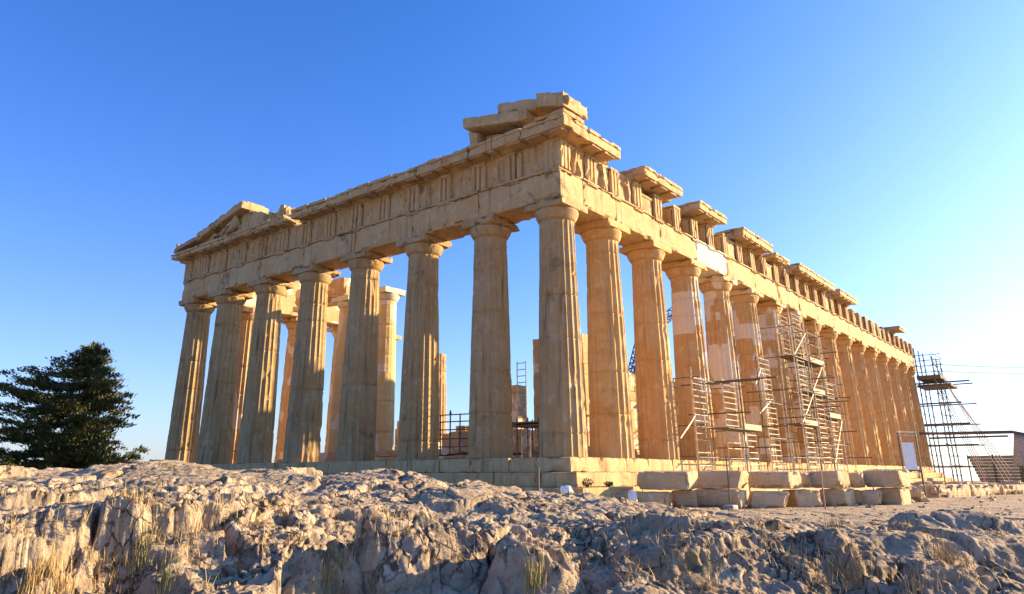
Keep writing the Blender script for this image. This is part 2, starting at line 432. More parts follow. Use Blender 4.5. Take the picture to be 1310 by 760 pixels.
def ground_h(x, y, detail=True):
    dx = x-CAM[0]; dy = y-CAM[1]
    D = np.hypot(dx, dy); az = np.arctan2(dy, dx)
    dl = (YAW-az+math.pi) % (2*math.pi)-math.pi
    dl = np.clip(dl, -1.4, 1.4)
    # wander the layout so that ledges do not follow circles about one point
    wv = fbm(x*0.7, y*0.7, oct=3, seed=3)
    U = 655+SX+FPX*np.tan(dl)/math.cos(PIT)+60*fbm(x*0.9+9, y*0.9, oct=2, seed=8)
    z = macro(U, D+wv*0.55*np.clip(D/9, 0.3, 1.4))
    rock = 1-sstep(24, 34, D)*0.9                        # rough rock near, worn flat ground by the temple
    flat = sstep(850, 1000, U)*sstep(17, 22, D)
    rock = rock*(1-0.62*flat)*(1-0.45*sstep(9.5, 13, D))
    xw = x+0.35*fbm(x*1.3, y*1.3, oct=3, seed=21); yw = y+0.35*fbm(x*1.3+5, y*1.3+3, oct=3, seed=22)
    for hx, hy, ra, rb, an, h in HUMPS:
        u = (xw-hx)*math.cos(an)+(yw-hy)*math.sin(an); v = -(xw-hx)*math.sin(an)+(yw-hy)*math.cos(an)
        q = np.sqrt((u/ra)**2+(v/rb)**2)
        z = z+h*(1-sstep(0.35, 1.2, q))
    # jointed blocks of bedrock: tilted facets parted by cracks, at three sizes
    xr = xw*math.cos(0.6)+yw*math.sin(0.6); yr = -xw*math.sin(0.6)+yw*math.cos(0.6)
    msk = sstep(-0.25, 0.30, fbm(x*0.33+7, y*0.33, oct=3, seed=57))*(1-0.8*sstep(720, 930, U))
    for sx_, sy_, am, ck, tl, sd in ((0.42, 0.75, 0.34, 0.20, 0.9, 5), (1.15, 1.7, 0.17*(0.3+0.7*msk), 0.09*(0.3+.7*msk), 0.8, 11), (3.2, 4.4, 0.06*(0.3+0.7*msk), 0.03*(0.3+0.7*msk), 0.8, 17), (7.7, 9.6, 0.028*np.clip(1.6-D/14, 0, 1)*(1-0.5*sstep(780, 950, U)), 0.018*np.clip(1.6-D/14, 0, 1), 0.9, 23)):
        hv_, cr = facets(xr*sx_+3*sd, yr*sy_, sd, tl)
        z = z+rock*(1-0.35*sstep(780, 950, U))*(am*hv_*sstep(0.0, 0.10, cr)-ck*(1-sstep(0.0, 0.09, cr)))
    z = z+rock*(0.12*fbm(x*0.5, y*0.5, oct=3, seed=31)+0.05*(0.55-ridged(xw*1.1, yw*1.1, oct=3, seed=41))+0.04*fbm(xw*2.4, yw*2.4, oct=4, seed=51))
    z = z+(0.012+0.022*rock)*(0.5-ridged(xw*4.2, yw*4.2, oct=3, seed=61))+0.012*fbm(x*13, y*13, oct=3, seed=71)*rock
    far = sstep(130, 260, D)
    z = z-far*70
    # worn flat strip round the temple
    tx = np.maximum(np.maximum(-5-x, x-80), 0); ty = np.maximum(np.maximum(-4-y, y-36), 0)
    return z
naz, nr = 800, 760
azf = np.linspace(-math.radians(41), math.radians(41), naz)
azb = np.linspace(math.radians(41), 2*math.pi-math.radians(41), 60)[1:-1]
azs = np.concatenate([azf, azb])
rad = np.concatenate([np.array([0.05, 1.0, 2.2, 3.4, 4.4]), np.geomspace(5.2, 45, nr), np.geomspace(46, 300, 70), np.array([400, 700, 1500, 4000, 9000.])])
A, R = np.meshgrid(azs, rad)
GX = CAM[0]+R*np.cos(YAW-A); GY = CAM[1]+R*np.sin(YAW-A)
GZ = ground_h(GX, GY)
V = np.stack([GX, GY, GZ], -1)
# push the skin out along its own normals with 3-D noise: overhangs, flutes and pits on the steep faces
du = np.gradient(V, axis=1); dv = np.gradient(V, axis=0)
nn = np.cross(du, dv); nn /= (np.linalg.norm(nn, axis=-1, keepdims=True)+1e-9)
nn[nn[..., 2] < 0] *= -1
steep = 1-nn[..., 2]
near = 1-sstep(16, 30, R)
flute = ridged(GX*4.5, GY*4.5, GZ*1.1, oct=3, seed=81)-0.5
pit = fbm(GX*7.0, GY*7.0, GZ*7.0, oct=3, seed=91)
crag = ridged(GX*2.6+0.3*pit, GY*2.6, GZ*2.6, oct=5, seed=97)-0.5
bil = np.abs(fbm(GX*5.5, GY*5.5, GZ*5.5, oct=4, seed=103))
rgh = 0.2+0.7*sstep(-0.15, 0.35, fbm(GX*0.45+40, GY*0.45, oct=3, seed=109))+0.5*steep
amp = near*rgh*(0.035*pit+0.11*crag*(0.4+steep)+0.08*(bil-0.2)+0.16*np.clip(steep, 0, 1)*flute)
V = V+nn*amp[..., None]
me = big_mesh('ground', V.reshape(-1, 3), grid_quads(len(rad), len(azs), wrap=True)[:, ::-1])
m, t, b = mat_new('bedrock'); g = NG(t)
tcn = g.n('ShaderNodeTexCoord'); v = tcn.outputs['Object']
big = g.noise(v, 0.45, 5, 0.6, 0.5); mid = g.noise(v, 2.6, 9, 0.72, 0.4); fine = g.noise(v, 16, 6, 0.72); och = g.noise(v, 1.1, 6, 0.65, 0.8)
c = g.mix(g.ramp(big, 0.38, 0.62), (0.44, 0.32, 0.205), (0.53, 0.39, 0.25))
c = g.mix(g.ramp(mid, 0.50, 0.66, 0, 0.85), c, (0.64, 0.505, 0.345))
c = g.mix(g.ramp(och, 0.54, 0.68, 0, 0.75), c, (0.38, 0.25, 0.10))
c = g.mix(g.ramp(mid, 0.48, 0.37, 0, 0.6), c, (0.22, 0.165, 0.115))
c = g.mix(g.ramp(fine, 0.53, 0.68, 0, 0.65), c, (0.16, 0.12, 0.095))
lich = g.math('MULTIPLY', g.ramp(g.noise(v, 3.4, 5, 0.7, 0.3), 0.57, 0.64), 0.7)
c = g.mix(lich, c, (0.116, 0.095, 0.068))
g.link(c, b.inputs['Base Color']); b.inputs['Roughness'].default_value = 0.9; b.inputs['Specular IOR Level'].default_value = 0.2
# fractures filled with dark soil
nd = g.n('ShaderNodeTexNoise'); nd.inputs['Scale'].default_value = 1.8; nd.inputs['Detail'].default_value = 5; g.link(v, nd.inputs['Vector'])
sc_ = g.n('ShaderNodeVectorMath'); sc_.operation = 'SCALE'; sc_.inputs[3].default_value = 0.55; g.link(nd.outputs['Color'], sc_.inputs[0])
wv_ = g.n('ShaderNodeVectorMath'); wv_.operation = 'ADD'; g.link(v, wv_.inputs[0]); g.link(sc_.outputs[0], wv_.inputs[1])
crk = None
for scl, wid_ in ((1.1, 0.030), (3.3, 0.045)):
    ve = g.n('ShaderNodeTexVoronoi'); ve.feature = 'DISTANCE_TO_EDGE'; ve.inputs['Scale'].default_value = scl; g.link(g.mapping(wv_.outputs[0], (1, 1.5, 0.8)), ve.inputs['Vector'])
    k_ = g.math('MULTIPLY', g.ramp(ve.outputs['Distance'], wid_*0.3, wid_, 1.0, 0.0), g.ramp(g.noise(v, 1.3, 3), 0.44, 0.56))
    crk = k_ if crk is None else g.math('MAXIMUM', crk, k_)
c = g.mix(g.math('MULTIPLY', crk, 0.82), c, (0.07, 0.052, 0.036))
g.link(c, b.inputs['Base Color'])
vr = g.n('ShaderNodeTexVoronoi'); vr.inputs['Scale'].default_value = 9; vr.feature = 'F1'; g.link(v, vr.inputs['Vector'])
rg = g.n('ShaderNodeTexNoise'); rg.noise_type = 'RIDGED_MULTIFRACTAL'; rg.inputs['Scale'].default_value = 5.0; rg.inputs['Detail'].default_value = 6; g.link(v, rg.inputs['Vector'])
nb = g.bump(mid, 0.8, 0.09); nb = g.bump(rg.outputs['Fac'], 0.3, 0.05, nb); nb = g.bump(vr.outputs['Distance'], 0.15, 0.04, nb); nb = g.bump(fine, 1.0, 0.035, nb); nb = g.bump(g.math('SUBTRACT', 1.0, crk), 0.7, 0.05, nb)
g.link(nb, b.inputs['Normal'])
me.materials.append(m)
go = bpy.data.objects.new('ground', me); COL.objects.link(go); tag(go, kind='structure')

# ------------------------------------------------------------------ temple
TEMPLE = empty('ruined_temple', (0, 0, 0), 0, 'ruined ancient Doric marble temple with fluted columns and broken pediment on a stepped base', 'temple')
YC = [1.02, 4.71]+[4.71+4.296*k for k in range(1, 6)]+[29.88]
XC = [1.03, 4.72]+[4.72+4.291*k for k in range(1, 15)]+[68.484]
LX, LY = 69.5, 30.9

# stepped base: three courses of blocks with open joints
def course(name, e, z0, z1, seed):
    mb = MB(); rnd = random.Random(seed)
    d = 1.6
    def run(a0, a1, f):
        a = a0
        while a < a1-0.2:
            b_ = min(a1, a+rnd.uniform(1.2, 2.3))
            if a1-b_ < 0.6: b_ = a1
            f(a+0.006, b_-0.006, rnd.uniform(0, 0.018)); a = b_
    k = [seed*100]
    def front(a, b_, j):
        k[0] += 1; rough_box(mb, -e+j, -e+d, a, b_, z0, z1-0.004, 0.2, 0.06, 0.09, 0.006, k[0], thr=0.2)
    def flank(a, b_, j):
        k[0] += 1; rough_box(mb, a, b_, -e+j, -e+d, z0, z1-0.004, 0.2, 0.06, 0.09, 0.006, k[0], thr=0.2)
    flank(-e, -e+2.0, 0)
    run(-e+d, LY+e, front); run(-e+2.0, LX+e, flank)
    box(mb, -e+d+0.01, LX+e-0.02, -e+d+0.01, LY+e-0.02, z0, z1-0.008)
    return mb.build(name, S_ENT, TEMPLE)
course('stylobate', 0.0, -0.55, 0.0, 1)
course('step', 0.70, -1.07, -0.552, 2)
course('step', 1.40, -1.9, -1.072, 3)

# columns
def shaft_mesh(name, seed, h=9.58, r0=0.955, r1=0.745, damage=1.0, seams=True, flutes=20, hcut=None, nper=6, fdepth=1.0):
    rnd = random.Random(seed)
    zs = list(np.arange(0, h, 0.2))+[h]
    sm = []
    z = rnd.uniform(0.7, 1.05)
    while z < h-0.5:
        sm.append(z); z += rnd.uniform(0.82, 1.0)
    if seams:
        zs = [z for z in zs if all(abs(z-s) > 0.06 for s in sm)]
        for s in sm: zs += [s-0.028, s-0.008, s+0.008, s+0.028]
    zs = np.array(sorted(zs))
    n = flutes*nper
    th = np.arange(n)*2*math.pi/n
    tt = (np.arange(n) % nper)/nper
    T, Z = np.meshgrid(th, zs)
    FL = 1-(2*tt-1)**2
    s = Z/h
    Rb = r0+(r1-r0)*s+0.018*np.sin(np.pi*np.clip(s, 0, 1))
    X0 = np.cos(T); Y0 = np.sin(T)
    q = fbm(X0*1.3+seed*3.1, Y0*1.3, Z*0.8, oct=3, seed=seed)
    q2 = fbm(X0*3.5, Y0*3.5+seed, Z*2.5, oct=3, seed=seed+9)
    wear = np.clip(0.95-damage*np.clip(q*1.4-0.1, 0, 0.6), 0.4, 1)    # flutes worn shallow in places
    fade = np.where(Z > h-0.22, np.clip((h-Z)/0.22, 0, 1)**0.5, 1)
    dep = 0.082*fdepth*Rb*FL[None, :]*fade
    arr = (1-FL[None, :])*0.03*(1-wear)
    Rr = Rb-dep*(0.6+0.4*wear)-arr
    Rr = Rr-damage*0.10*np.clip(q2+q*0.6-0.42, 0, 0.5)*2+0.006*q2
    if seams:
        for sz in sm:
            dd = np.abs(Z-sz)
            Rr = Rr-np.where(dd < 0.012, 0.030 if int(sz*37+seed) % 3 == 0 else 0.007, 0)-damage*0.07*np.clip(1-dd/0.12, 0, 1)*np.clip(q2*1.5+0.1*np.sin(T*3+sz*7)-0.18, 0, 1)
    for q_ in range(rnd.randrange(3, 6)):
        ta = rnd.uniform(0, 2*math.pi); za = rnd.uniform(0.4, h-0.6); wa = rnd.uniform(0.12, 0.28); ha = rnd.uniform(0.15, 0.5)
        dd = np.hypot(((T-ta+math.pi) % (2*math.pi)-math.pi)/wa, (Z-za)/ha)
        Rr = Rr-damage*0.075*np.clip(1.15-dd+0.6*q2, 0, 0.8)
    if hcut is not None:
        Z = np.minimum(Z, hcut+0.15*np.sin(T*2+seed))
    v = np.stack([X0*Rr, Y0*Rr, Z], -1).reshape(-1, 3)
    q = grid_quads(len(zs), n, wrap=True)
    me = big_mesh(name, v, q, True)
    import bmesh
    bm = bmesh.new(); bm.from_mesh(me); bm.verts.ensure_lookup_table()
    bm.faces.new([bm.verts[(len(zs)-1)*n+i] for i in range(n)])
    # crisp arrises
    for e in bm.edges:
        a, b_ = e.verts[0].index, e.verts[1].index
        if a % n == b_ % n and (a % n) % nper == 0: e.smooth = False
    bm.to_mesh(me); bm.free()
    return me
def capital_mesh(name, seed, zb=9.58, rn=0.745, ab=1.0, zt=10.43, damage=1.0):
    mb = MB()
    prof = [(rn*0.93, -0.02), (rn*0.99, 0.01), (rn*1.03, 0.035), (rn*1.02, 0.045), (rn*1.06, 0.06), (rn*1.05, 0.07), (rn*1.09, 0.085), (rn*1.16, 0.17), (rn*1.235, 0.28), (rn*1.29, 0.38), (rn*1.31, 0.44), (rn*1.28, 0.50)]
    n = 64
    sc = (zt-zb-0.35)/0.50
    th = np.arange(n)*2*math.pi/n
    P = np.array(prof)
    T, I = np.meshgrid(th, np.arange(len(P)))
    r = P[I, 0]; z = zb+P[I, 1]*sc
    qq = fbm(np.cos(T)*2+seed, np.sin(T)*2, z*2.0, oct=3, seed=seed)
    r = r-damage*0.14*np.clip(qq-0.18, 0, 0.6)*np.clip((P[I, 1])/0.3, 0, 1)
    mb.add(np.stack([np.cos(T)*r, np.sin(T)*r, z], -1).reshape(-1, 3), grid_quads(len(P), n, True).tolist())
    rough_box(mb, -ab, ab, -ab, ab, zt-0.352, zt-0.003, 0.12, 0.17*damage, 0.22, 0.01, seed, thr=0.12)
    me = mb.mesh(name)
    return me
SH = [shaft_mesh('column', 11+i) for i in range(7)]
CA = [capital_mesh('capital', 31+i) for i in range(6)]
rc = random.Random(4)
MATV = {}
def with_mat(me, mat):
    k = (me.name, mat.name)
    if k not in MATV:
        c_ = me.copy(); c_.materials.clear(); c_.materials.append(mat); MATV[k] = c_
    return MATV[k]
def column(x, y, mat, sh=None, cap=True, capmat=None, z=0.0, scale=1.0, label=None):
    o = bpy.data.objects.new('column', with_mat(sh or rc.choice(SH), mat)); COL.objects.link(o)
    o.parent = TEMPLE; o.location = (x, y, z); o.rotation_euler = (0, 0, math.radians(18)*rc.randrange(20))
    o.scale = (scale, scale, 1)
    if label: o['label'] = label
    if cap:
        c_ = bpy.data.objects.new('capital', with_mat(rc.choice(CA), capmat or mat)); COL.objects.link(c_)
        c_.parent = o; c_.rotation_euler = (0, 0, -o.rotation_euler[2]+math.pi/2*rc.randrange(4))
    return o
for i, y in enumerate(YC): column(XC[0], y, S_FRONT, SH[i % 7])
for j, x in enumerate(XC):
    if j == 0: continue
    rep = 3 <= j <= 7
    column(x, YC[0], S_FLANKW if rep else S_FLANK, label='repaired column with pale patches of new marble' if rep else None)
# far long side: the eastern columns stand, then a gap
for j in (1, 2, 3, 4): column(XC[j], YC[7], S_IN)
column(XC[5], YC[7], S_IN)
column(24.0, YC[7], S_IN, cap=False)
# west front
for i in range(1, 8): column(XC[16], YC[i], S_FLANK)
# porch columns of the inner building (a little smaller, on two steps)
SHP = [shaft_mesh('porch_column', 51+i, h=9.0, r0=0.83, r1=0.65, damage=0.3, fdepth=0.25) for i in range(2)]
CAP = [capital_mesh('capital', 61+i, zb=9.0, rn=0.65, ab=0.87, zt=9.78, damage=0.35) for i in range(2)]
def porch(x, y, h=None):
    me_ = SHP[0 if y > 20 else 1]
    if h: me_ = shaft_mesh('porch_column', 71+int(y), h=9.0, r0=0.83, r1=0.65, damage=0.8, hcut=h)
    o = bpy.data.objects.new('porch_column', with_mat(me_, S_PORCH)); COL.objects.link(o); o.parent = TEMPLE; o.location = (x, y, 0.7)
    if not h:
        c_ = bpy.data.objects.new('capital', with_mat(CAP[0 if y > 20 else 1], S_ENTW)); COL.objects.link(c_); c_.parent = o
porch(7.0, 21.7); porch(7.0, 18.2); porch(7.0, 25.9)
porch(7.0, 5.03, 5.4)
mb = MB()
rough_box(mb, 5.6, 63.5, 4.4, 26.4, 0.0, 0.35, 1.2, 0.1, 0.2, 0.01, 3)
rough_box(mb, 5.95, 63.2, 4.75, 26.05, 0.352, 0.695, 1.2, 0.1, 0.2, 0.01, 4)
mb.build('inner_platform', S_IN, TEMPLE)
def cella(x0, x1, y0, y1, h0, h1, seed, z=0.7, jag=0.35):
    """a length of the inner wall in courses of ashlar, stepped where it is broken off"""
    mb = MB(); rnd = random.Random(seed)
    zc = z; row = 0
    lon = 0 if (x1-x0) > (y1-y0) else 1
    a0, a1 = (x0, x1) if lon == 0 else (y0, y1)
    while zc < max(h0, h1):
        a = a0-(0.6 if row % 2 else 0)
        while a < a1:
            b_ = min(a+1.22, a1); aa = max(a, a0)
            hh = h0+(h1-h0)*((aa+b_)/2-a0)/(a1-a0)
            if zc+0.26 < hh+rnd.uniform(-jag, jag) and b_-aa > 0.15:
                args = (aa+0.004, b_-0.004, y0, y1) if lon == 0 else (x0, x1, aa+0.004, b_-0.004)
                rough_box(mb, *args, zc, zc+0.518, 0.3, 0.035, 0.06, 0.006, rnd.randrange(9999), thr=0.2)
            a += 1.22
        zc += 0.52; row += 1
    return mb.build('inner_wall', S_IN, TEMPLE)
cella(8.6, 9.8, 4.95, 8.0, 6.2, 6.2, 5, jag=0.0)
cella(13, 30, 4.95, 6.0, 4.3, 6.4, 6)
cella(30, 60, 4.95, 6.0, 6.4, 8.6, 7)
cella(14.2, 15.2, 13.4, 15.8, 5.3, 5.0, 8)
cella(16, 20, 24.6, 25.6, 2.6, 2.2, 9)
cella(11, 12, 19.2, 21.2, 2.1, 2.4, 10)
cella(9.2, 10.2, 9.4, 12.2, 1.7, 2.6, 14)
cella(10, 14, 15.2, 16.0, 2.2, 1.6, 15)
cella(8.4, 9.3, 13.2, 14.4, 2.0, 1.5, 17)
cella(26, 27, 9, 24, 3.0, 2.6, 12)
cella(62, 63, 7, 24, 8.6, 8.6, 13)

# architrave: one beam per bay, joints above the column axes
F0 = 0.15
def guttae(mb, c0, w, axis, zt):
    for q in range(6):
        p = c0-w/2+w*(q+0.5)/6
        if axis == 'y': tube(mb, (F0-0.04, p, zt), (F0-0.04, p, zt-0.05), 0.034, 6)
        else: tube(mb, (p, F0-0.04, zt), (p, F0-0.04, zt-0.05), 0.034, 6)
TRIW = 0.845
def tri_positions(C, L):
    c_ = []
    for k in range(len(C)-1):
        c_ += [C[k], (C[k]+C[k+1])/2]
    c_.append(C[-1])
    c_[0] = F0+TRIW/2-0.02; c_[-1] = L-F0-TRIW/2+0.02
    c_[1] = (c_[0]+c_[2])/2; c_[-2] = (c_[-3]+c_[-1])/2
    return c_
TY = tri_positions(YC, LY); TX = tri_positions(XC, LX)
def arch(axis, a, b_, seed, mat, tri):
    mb = MB()
    if axis == 'y':
        rough_box(mb, F0, F0+1.74, a+0.006, b_-0.006, 10.43, 11.68, 0.16, 0.13, 0.16, 0.012, seed, thr=0.22)
        rough_box(mb, F0-0.07, F0+1.70, a+0.004, b_-0.004, 11.682, 11.778, 0.25, 0.10, 0.12, 0.0, seed+1, thr=0.2)
    else:
        rough_box(mb, a+0.006, b_-0.006, F0, F0+1.74, 10.43, 11.68, 0.16, 0.13, 0.16, 0.012, seed, thr=0.22)
        rough_box(mb, a+0.004, b_-0.004, F0-0.07, F0+1.70, 11.682, 11.778, 0.25, 0.10, 0.12, 0.0, seed+1, thr=0.2)
    rr_ = random.Random(seed)
    for tpos in tri:
        if a <= tpos < b_ and rr_.random() < 0.85:
            if axis == 'y': rough_box(mb, F0-0.072, F0+0.02, tpos-TRIW/2, tpos+TRIW/2, 11.60, 11.68, 0.2, 0.06, 0.08, 0, seed)
            else: rough_box(mb, tpos-TRIW/2, tpos+TRIW/2, F0-0.072, F0+0.02, 11.60, 11.68, 0.2, 0.06, 0.08, 0, seed)
            guttae(mb, tpos, TRIW, axis, 11.60)
    o = mb.build('architrave', mat, TEMPLE)
    return o
for k in range(7):
    a = F0 if k == 0 else YC[k]; b_ = YC[k+1] if k < 6 else LY-F0
    if k == 0:
        a = F0+0.0
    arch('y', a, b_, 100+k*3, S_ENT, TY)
for k in range(16):
    a = F0+1.746 if k == 0 else XC[k]; b_ = XC[k+1] if k < 15 else LX-F0
    o = arch('x', a, b_, 200+k*3, S_ENTW if k in (3,) else S_ENT, TX)
    if k == 3: o['label'] = 'replaced architrave block of bright white new marble'
# far side entablature, its east end only
mb = MB()
for k in range(4):
    rough_box(mb, 1.9 if k == 0 else XC[k]+0.006, min(XC[k+1], 14.6)-0.006, LY-F0-1.74, LY-F0, 10.43, 11.78, 0.25, 0.08, 0.15, 0.012, 300+k)
    rough_box(mb, 1.9 if k == 0 else XC[k]+0.006, min(XC[k+1], 14.0)-0.006, LY-F0-1.6, LY-F0, 11.782, 13.13, 0.25, 0.10, 0.15, 0.012, 320+k)
mb.build('far_entablature', S_IN, TEMPLE)
mb = MB()
rough_box(mb, 6.15, 7.85, 21.4, 26.6, 10.48, 11.75, 0.25, 0.08, 0.15, 0.012, 341)
mb.build('porch_architrave', S_IN, TEMPLE)

# frieze: triglyphs and metopes
def triglyph(axis, c, seed, top=13.13, mat=None, depth=0.72):
    mb = MB()
    w = TRIW; z0 = 11.782; zg = top-0.16
    zs = [z0, zg-0.08, zg]
    # plan profile: chamfer, femur, groove, femur, groove, femur, chamfer
    k = w/12.0; d_ = 0.15
    prof = [(0, d_*0.7), (k, 0), (3.0*k, 0), (3.6*k, d_), (4.3*k, d_), (4.9*k, 0), (7.1*k, 0), (7.7*k, d_), (8.4*k, d_), (9*k, 0), (11*k, 0), (12*k, d_*0.7)]
    f_ = F0-0.055
    vs = []; fs = []
    rs = random.Random(seed)
    for zi, z in enumerate([z0, z0+0.3, z0+0.6, z0+0.9, zg-0.06, zg]):
        for (p, d) in prof:
            dd = d if z < zg-0.01 else 0.0
            e_ = rs.uniform(0, 0.012)+(rs.uniform(0.02, 0.09) if rs.random() < 0.08 else 0)
            pt = (c-w/2+p, f_+dd+e_)
            vs.append((pt[1], pt[0], z) if axis == 'y' else (pt[0], pt[1], z))
    nP = len(prof)
    for a in range(5):
        for q in range(nP-1):
            f4 = (a*nP+q, a*nP+q+1, (a+1)*nP+q+1, (a+1)*nP+q)
            fs.append(f4 if axis == 'x' else f4[::-1])
    mb.add(vs, fs)
    if axis == 'y':
        rough_box(mb, f_+d_*1.02, f_+depth, c-w/2, c+w/2, z0, zg, 0.25, 0.05, 0.1, 0.0, seed)
        rough_box(mb, f_-0.012, f_+depth, c-w/2-0.005, c+w/2+0.005, zg+0.002, top-0.003, 0.2, 0.10, 0.12, 0.0, seed, thr=0.15)
    else:
        rough_box(mb, c-w/2, c+w/2, f_+d_*1.02, f_+depth, z0, zg, 0.25, 0.05, 0.1, 0.0, seed)
        rough_box(mb, c-w/2-0.005, c+w/2+0.005, f_-0.012, f_+depth, zg+0.002, top-0.003, 0.2, 0.16, 0.16, 0.0, seed, thr=0.1)
    return mb.build('triglyph', mat or S_ENT, TEMPLE)
def metope(axis, a, b_, seed, top=13.13, mat=None, relief=True):
    """a slab with a worn relief standing out of it"""
    mb = MB(); rs = random.Random(seed)
    y0 = F0+0.11
    n = 26
    P = np.linspace(a+0.004, b_-0.004, n); Zz = np.linspace(11.782, top-0.004, n)
    PP, ZZ = np.meshgrid(P, Zz)
    dep = np.zeros_like(PP)
    if relief:
        # worn bodies: a few thick strokes
        for q in range(rs.choice((2, 2, 3))):
            cx_ = a+(b_-a)*rs.uniform(0.28, 0.72); hx = rs.uniform(-0.25, 0.25)
            pts = [(cx_+hx, 11.85), (cx_+hx*0.3+rs.uniform(-.1, .1), 12.25), (cx_, 12.6), (cx_+rs.uniform(-.2, .2), 12.92)]
            pts2 = [(cx_, 12.55), (cx_+rs.uniform(-.4, .4), 12.4+rs.uniform(-.3, .3))]
            for chain, r_ in ((pts, 0.10), (pts2, 0.07)):
                for (x0_, z0_), (x1_, z1_) in zip(chain, chain[1:]):
                    tx_ = x1_-x0_; tz_ = z1_-z0_; L2 = tx_*tx_+tz_*tz_+1e-9
                    s_ = np.clip(((PP-x0_)*tx_+(ZZ-z0_)*tz_)/L2, 0, 1)
                    dd = np.hypot(PP-x0_-s_*tx_, ZZ-z0_-s_*tz_)
                    dep = np.maximum(dep, (0.19 if axis == 'x' else 0.14)*(1-sstep(r_*0.5, r_*1.35, dd)))
    dep = dep*(0.55+0.6*np.clip(fbm(PP*2, ZZ*2, oct=2, seed=seed)+0.3, 0, 1))+0.02*fbm(PP*4, ZZ*4, oct=3, seed=seed+1)
    dep = np.where(ZZ > top-0.12, 0.05, dep)
    if axis == 'y': vv = np.stack([y0-dep, PP, ZZ], -1)
    else: vv = np.stack([PP, y0-dep, ZZ], -1)
    q = grid_quads(n, n)
    mb.add(vv.reshape(-1, 3), (q[:, ::-1] if axis == 'y' else q).tolist())
    if axis == 'y': box(mb, y0+0.021, y0+0.6, a+0.004, b_-0.004, 11.782, top-0.004)
    else: box(mb, a+0.004, b_-0.004, y0+0.021, y0+0.6, 11.782, top-0.004)
    return mb.build('metope', mat or S_ENT, TEMPLE)
for i, c in enumerate(TY):
    triglyph('y', c, 400+i)
    if i < len(TY)-1: metope('y', c+TRIW/2, TY[i+1]-TRIW/2, 430+i)
rk = random.Random(77)
for i, c in enumerate(TX):
    top = 13.13
    if i > 0 or True:
        if i in (4, 5, 6, 20, 27, 28, 29): top = 13.13-rk.uniform(0.02, 0.16)
        triglyph('x', c, 500+i, top=top, depth=0.72)
    if i < len(TX)-1:
        if i < 3: metope('x', c+TRIW/2, TX[i+1]-TRIW/2, 550+i)
        elif i in (3, 8, 11, 17, 24, 25): metope('x', c+TRIW/2, TX[i+1]-TRIW/2, 550+i, top=13.13-rk.uniform(0.1, 0.45), relief=False)
# backing blocks behind the frieze
mb = MB()
rough_box(mb, F0+0.70, F0+1.7, F0+0.7, 30.7, 11.782, 13.12, 0.5, 0.15, 0.2, 0.02, 590)
x = F0+1.72
while x < LX-0.5:
    b_ = min(x+rk.uniform(1.0, 2.0), LX-0.2)
    hh = rk.choice((12.3, 12.5, 12.7, 12.95, 13.1)) if x > 6 else 13.1
    rough_box(mb, x+0.01, b_-0.01, F0+0.71, F0+1.65, 11.782, hh, 0.3, 0.25, 0.25, 0.03, int(x*10))
    x = b_
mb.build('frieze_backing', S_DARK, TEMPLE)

# cornice
def cornice(axis, a, b_, seed, zt=13.73, proj=0.74, mutules=True, mat=None, inner=1.2, z0=13.132, taper=0.0):
    mb = MB()
    f_ = F0
    def warp(P):
        # sloping soffit under the overhang
        q = P.copy(); k = 0 if axis == 'y' else 1
        o_ = np.clip((f_-P[:, k])/proj, 0, 1)
        low = np.clip((zt-P[:, 2])/(zt-z0), 0, 1)
        q[:, 2] = P[:, 2]+low*np.where(o_ > 0, 0.17-0.10*o_, 0)
        return q
    args = (f_-proj, f_+inner, a+0.005, b_-0.005) if axis == 'y' else (a+0.005, b_-0.005, f_-proj, f_+inner)
    rough_box(mb, *args, z0, zt-0.19, 0.15, 0.10, 0.14, 0.008, seed, warp=warp, thr=0.22)
    args = (f_-proj-0.05, f_+inner-0.1, a+0.005, b_-0.005) if axis == 'y' else (a+0.005, b_-0.005, f_-proj-0.05, f_+inner-0.1)
    rough_box(mb, *args, zt-0.188, zt, 0.13, 0.12, 0.14, 0.01, seed+1, thr=0.12)
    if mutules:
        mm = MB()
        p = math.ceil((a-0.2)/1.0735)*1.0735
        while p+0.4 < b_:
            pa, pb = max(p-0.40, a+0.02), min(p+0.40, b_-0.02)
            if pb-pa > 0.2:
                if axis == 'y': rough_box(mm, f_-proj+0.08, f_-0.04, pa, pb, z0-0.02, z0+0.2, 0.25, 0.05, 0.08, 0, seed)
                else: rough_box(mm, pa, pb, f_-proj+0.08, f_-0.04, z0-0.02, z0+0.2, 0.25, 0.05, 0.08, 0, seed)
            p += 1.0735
        o = mb.build('cornice', mat or S_ENT, TEMPLE)
        if mm.n: mm.build('mutules', S_DARK, o)  # dark crust colour that also paints in the shade under the cornice
        return o
    return mb.build('cornice', mat or S_ENT, TEMPLE)
# front: corner piece, middle run, far pediment run (gap where blocks have fallen)
y = -0.6
cuts = [-0.62, 1.7, 3.3, 4.75]
for i in range(3): cornice('y', cuts[i], cuts[i+1], 600+i, zt=13.78)
cuts = [4.78, 6.4, 8.1, 9.8, 11.5, 13.2, 15.0, 16.6, 18.15]
for i in range(len(cuts)-1): cornice('y', cuts[i], cuts[i+1], 610+i, zt=13.74+0.03*math.sin(i*2.1), proj=0.72)
cuts = [18.75, 20.2, 22.0, 23.8, 25.6, 27.4, 29.2, 31.5]
for i in range(len(cuts)-1): cornice('y', cuts[i], cuts[i+1], 630+i, zt=13.62, mat=S_ENT)
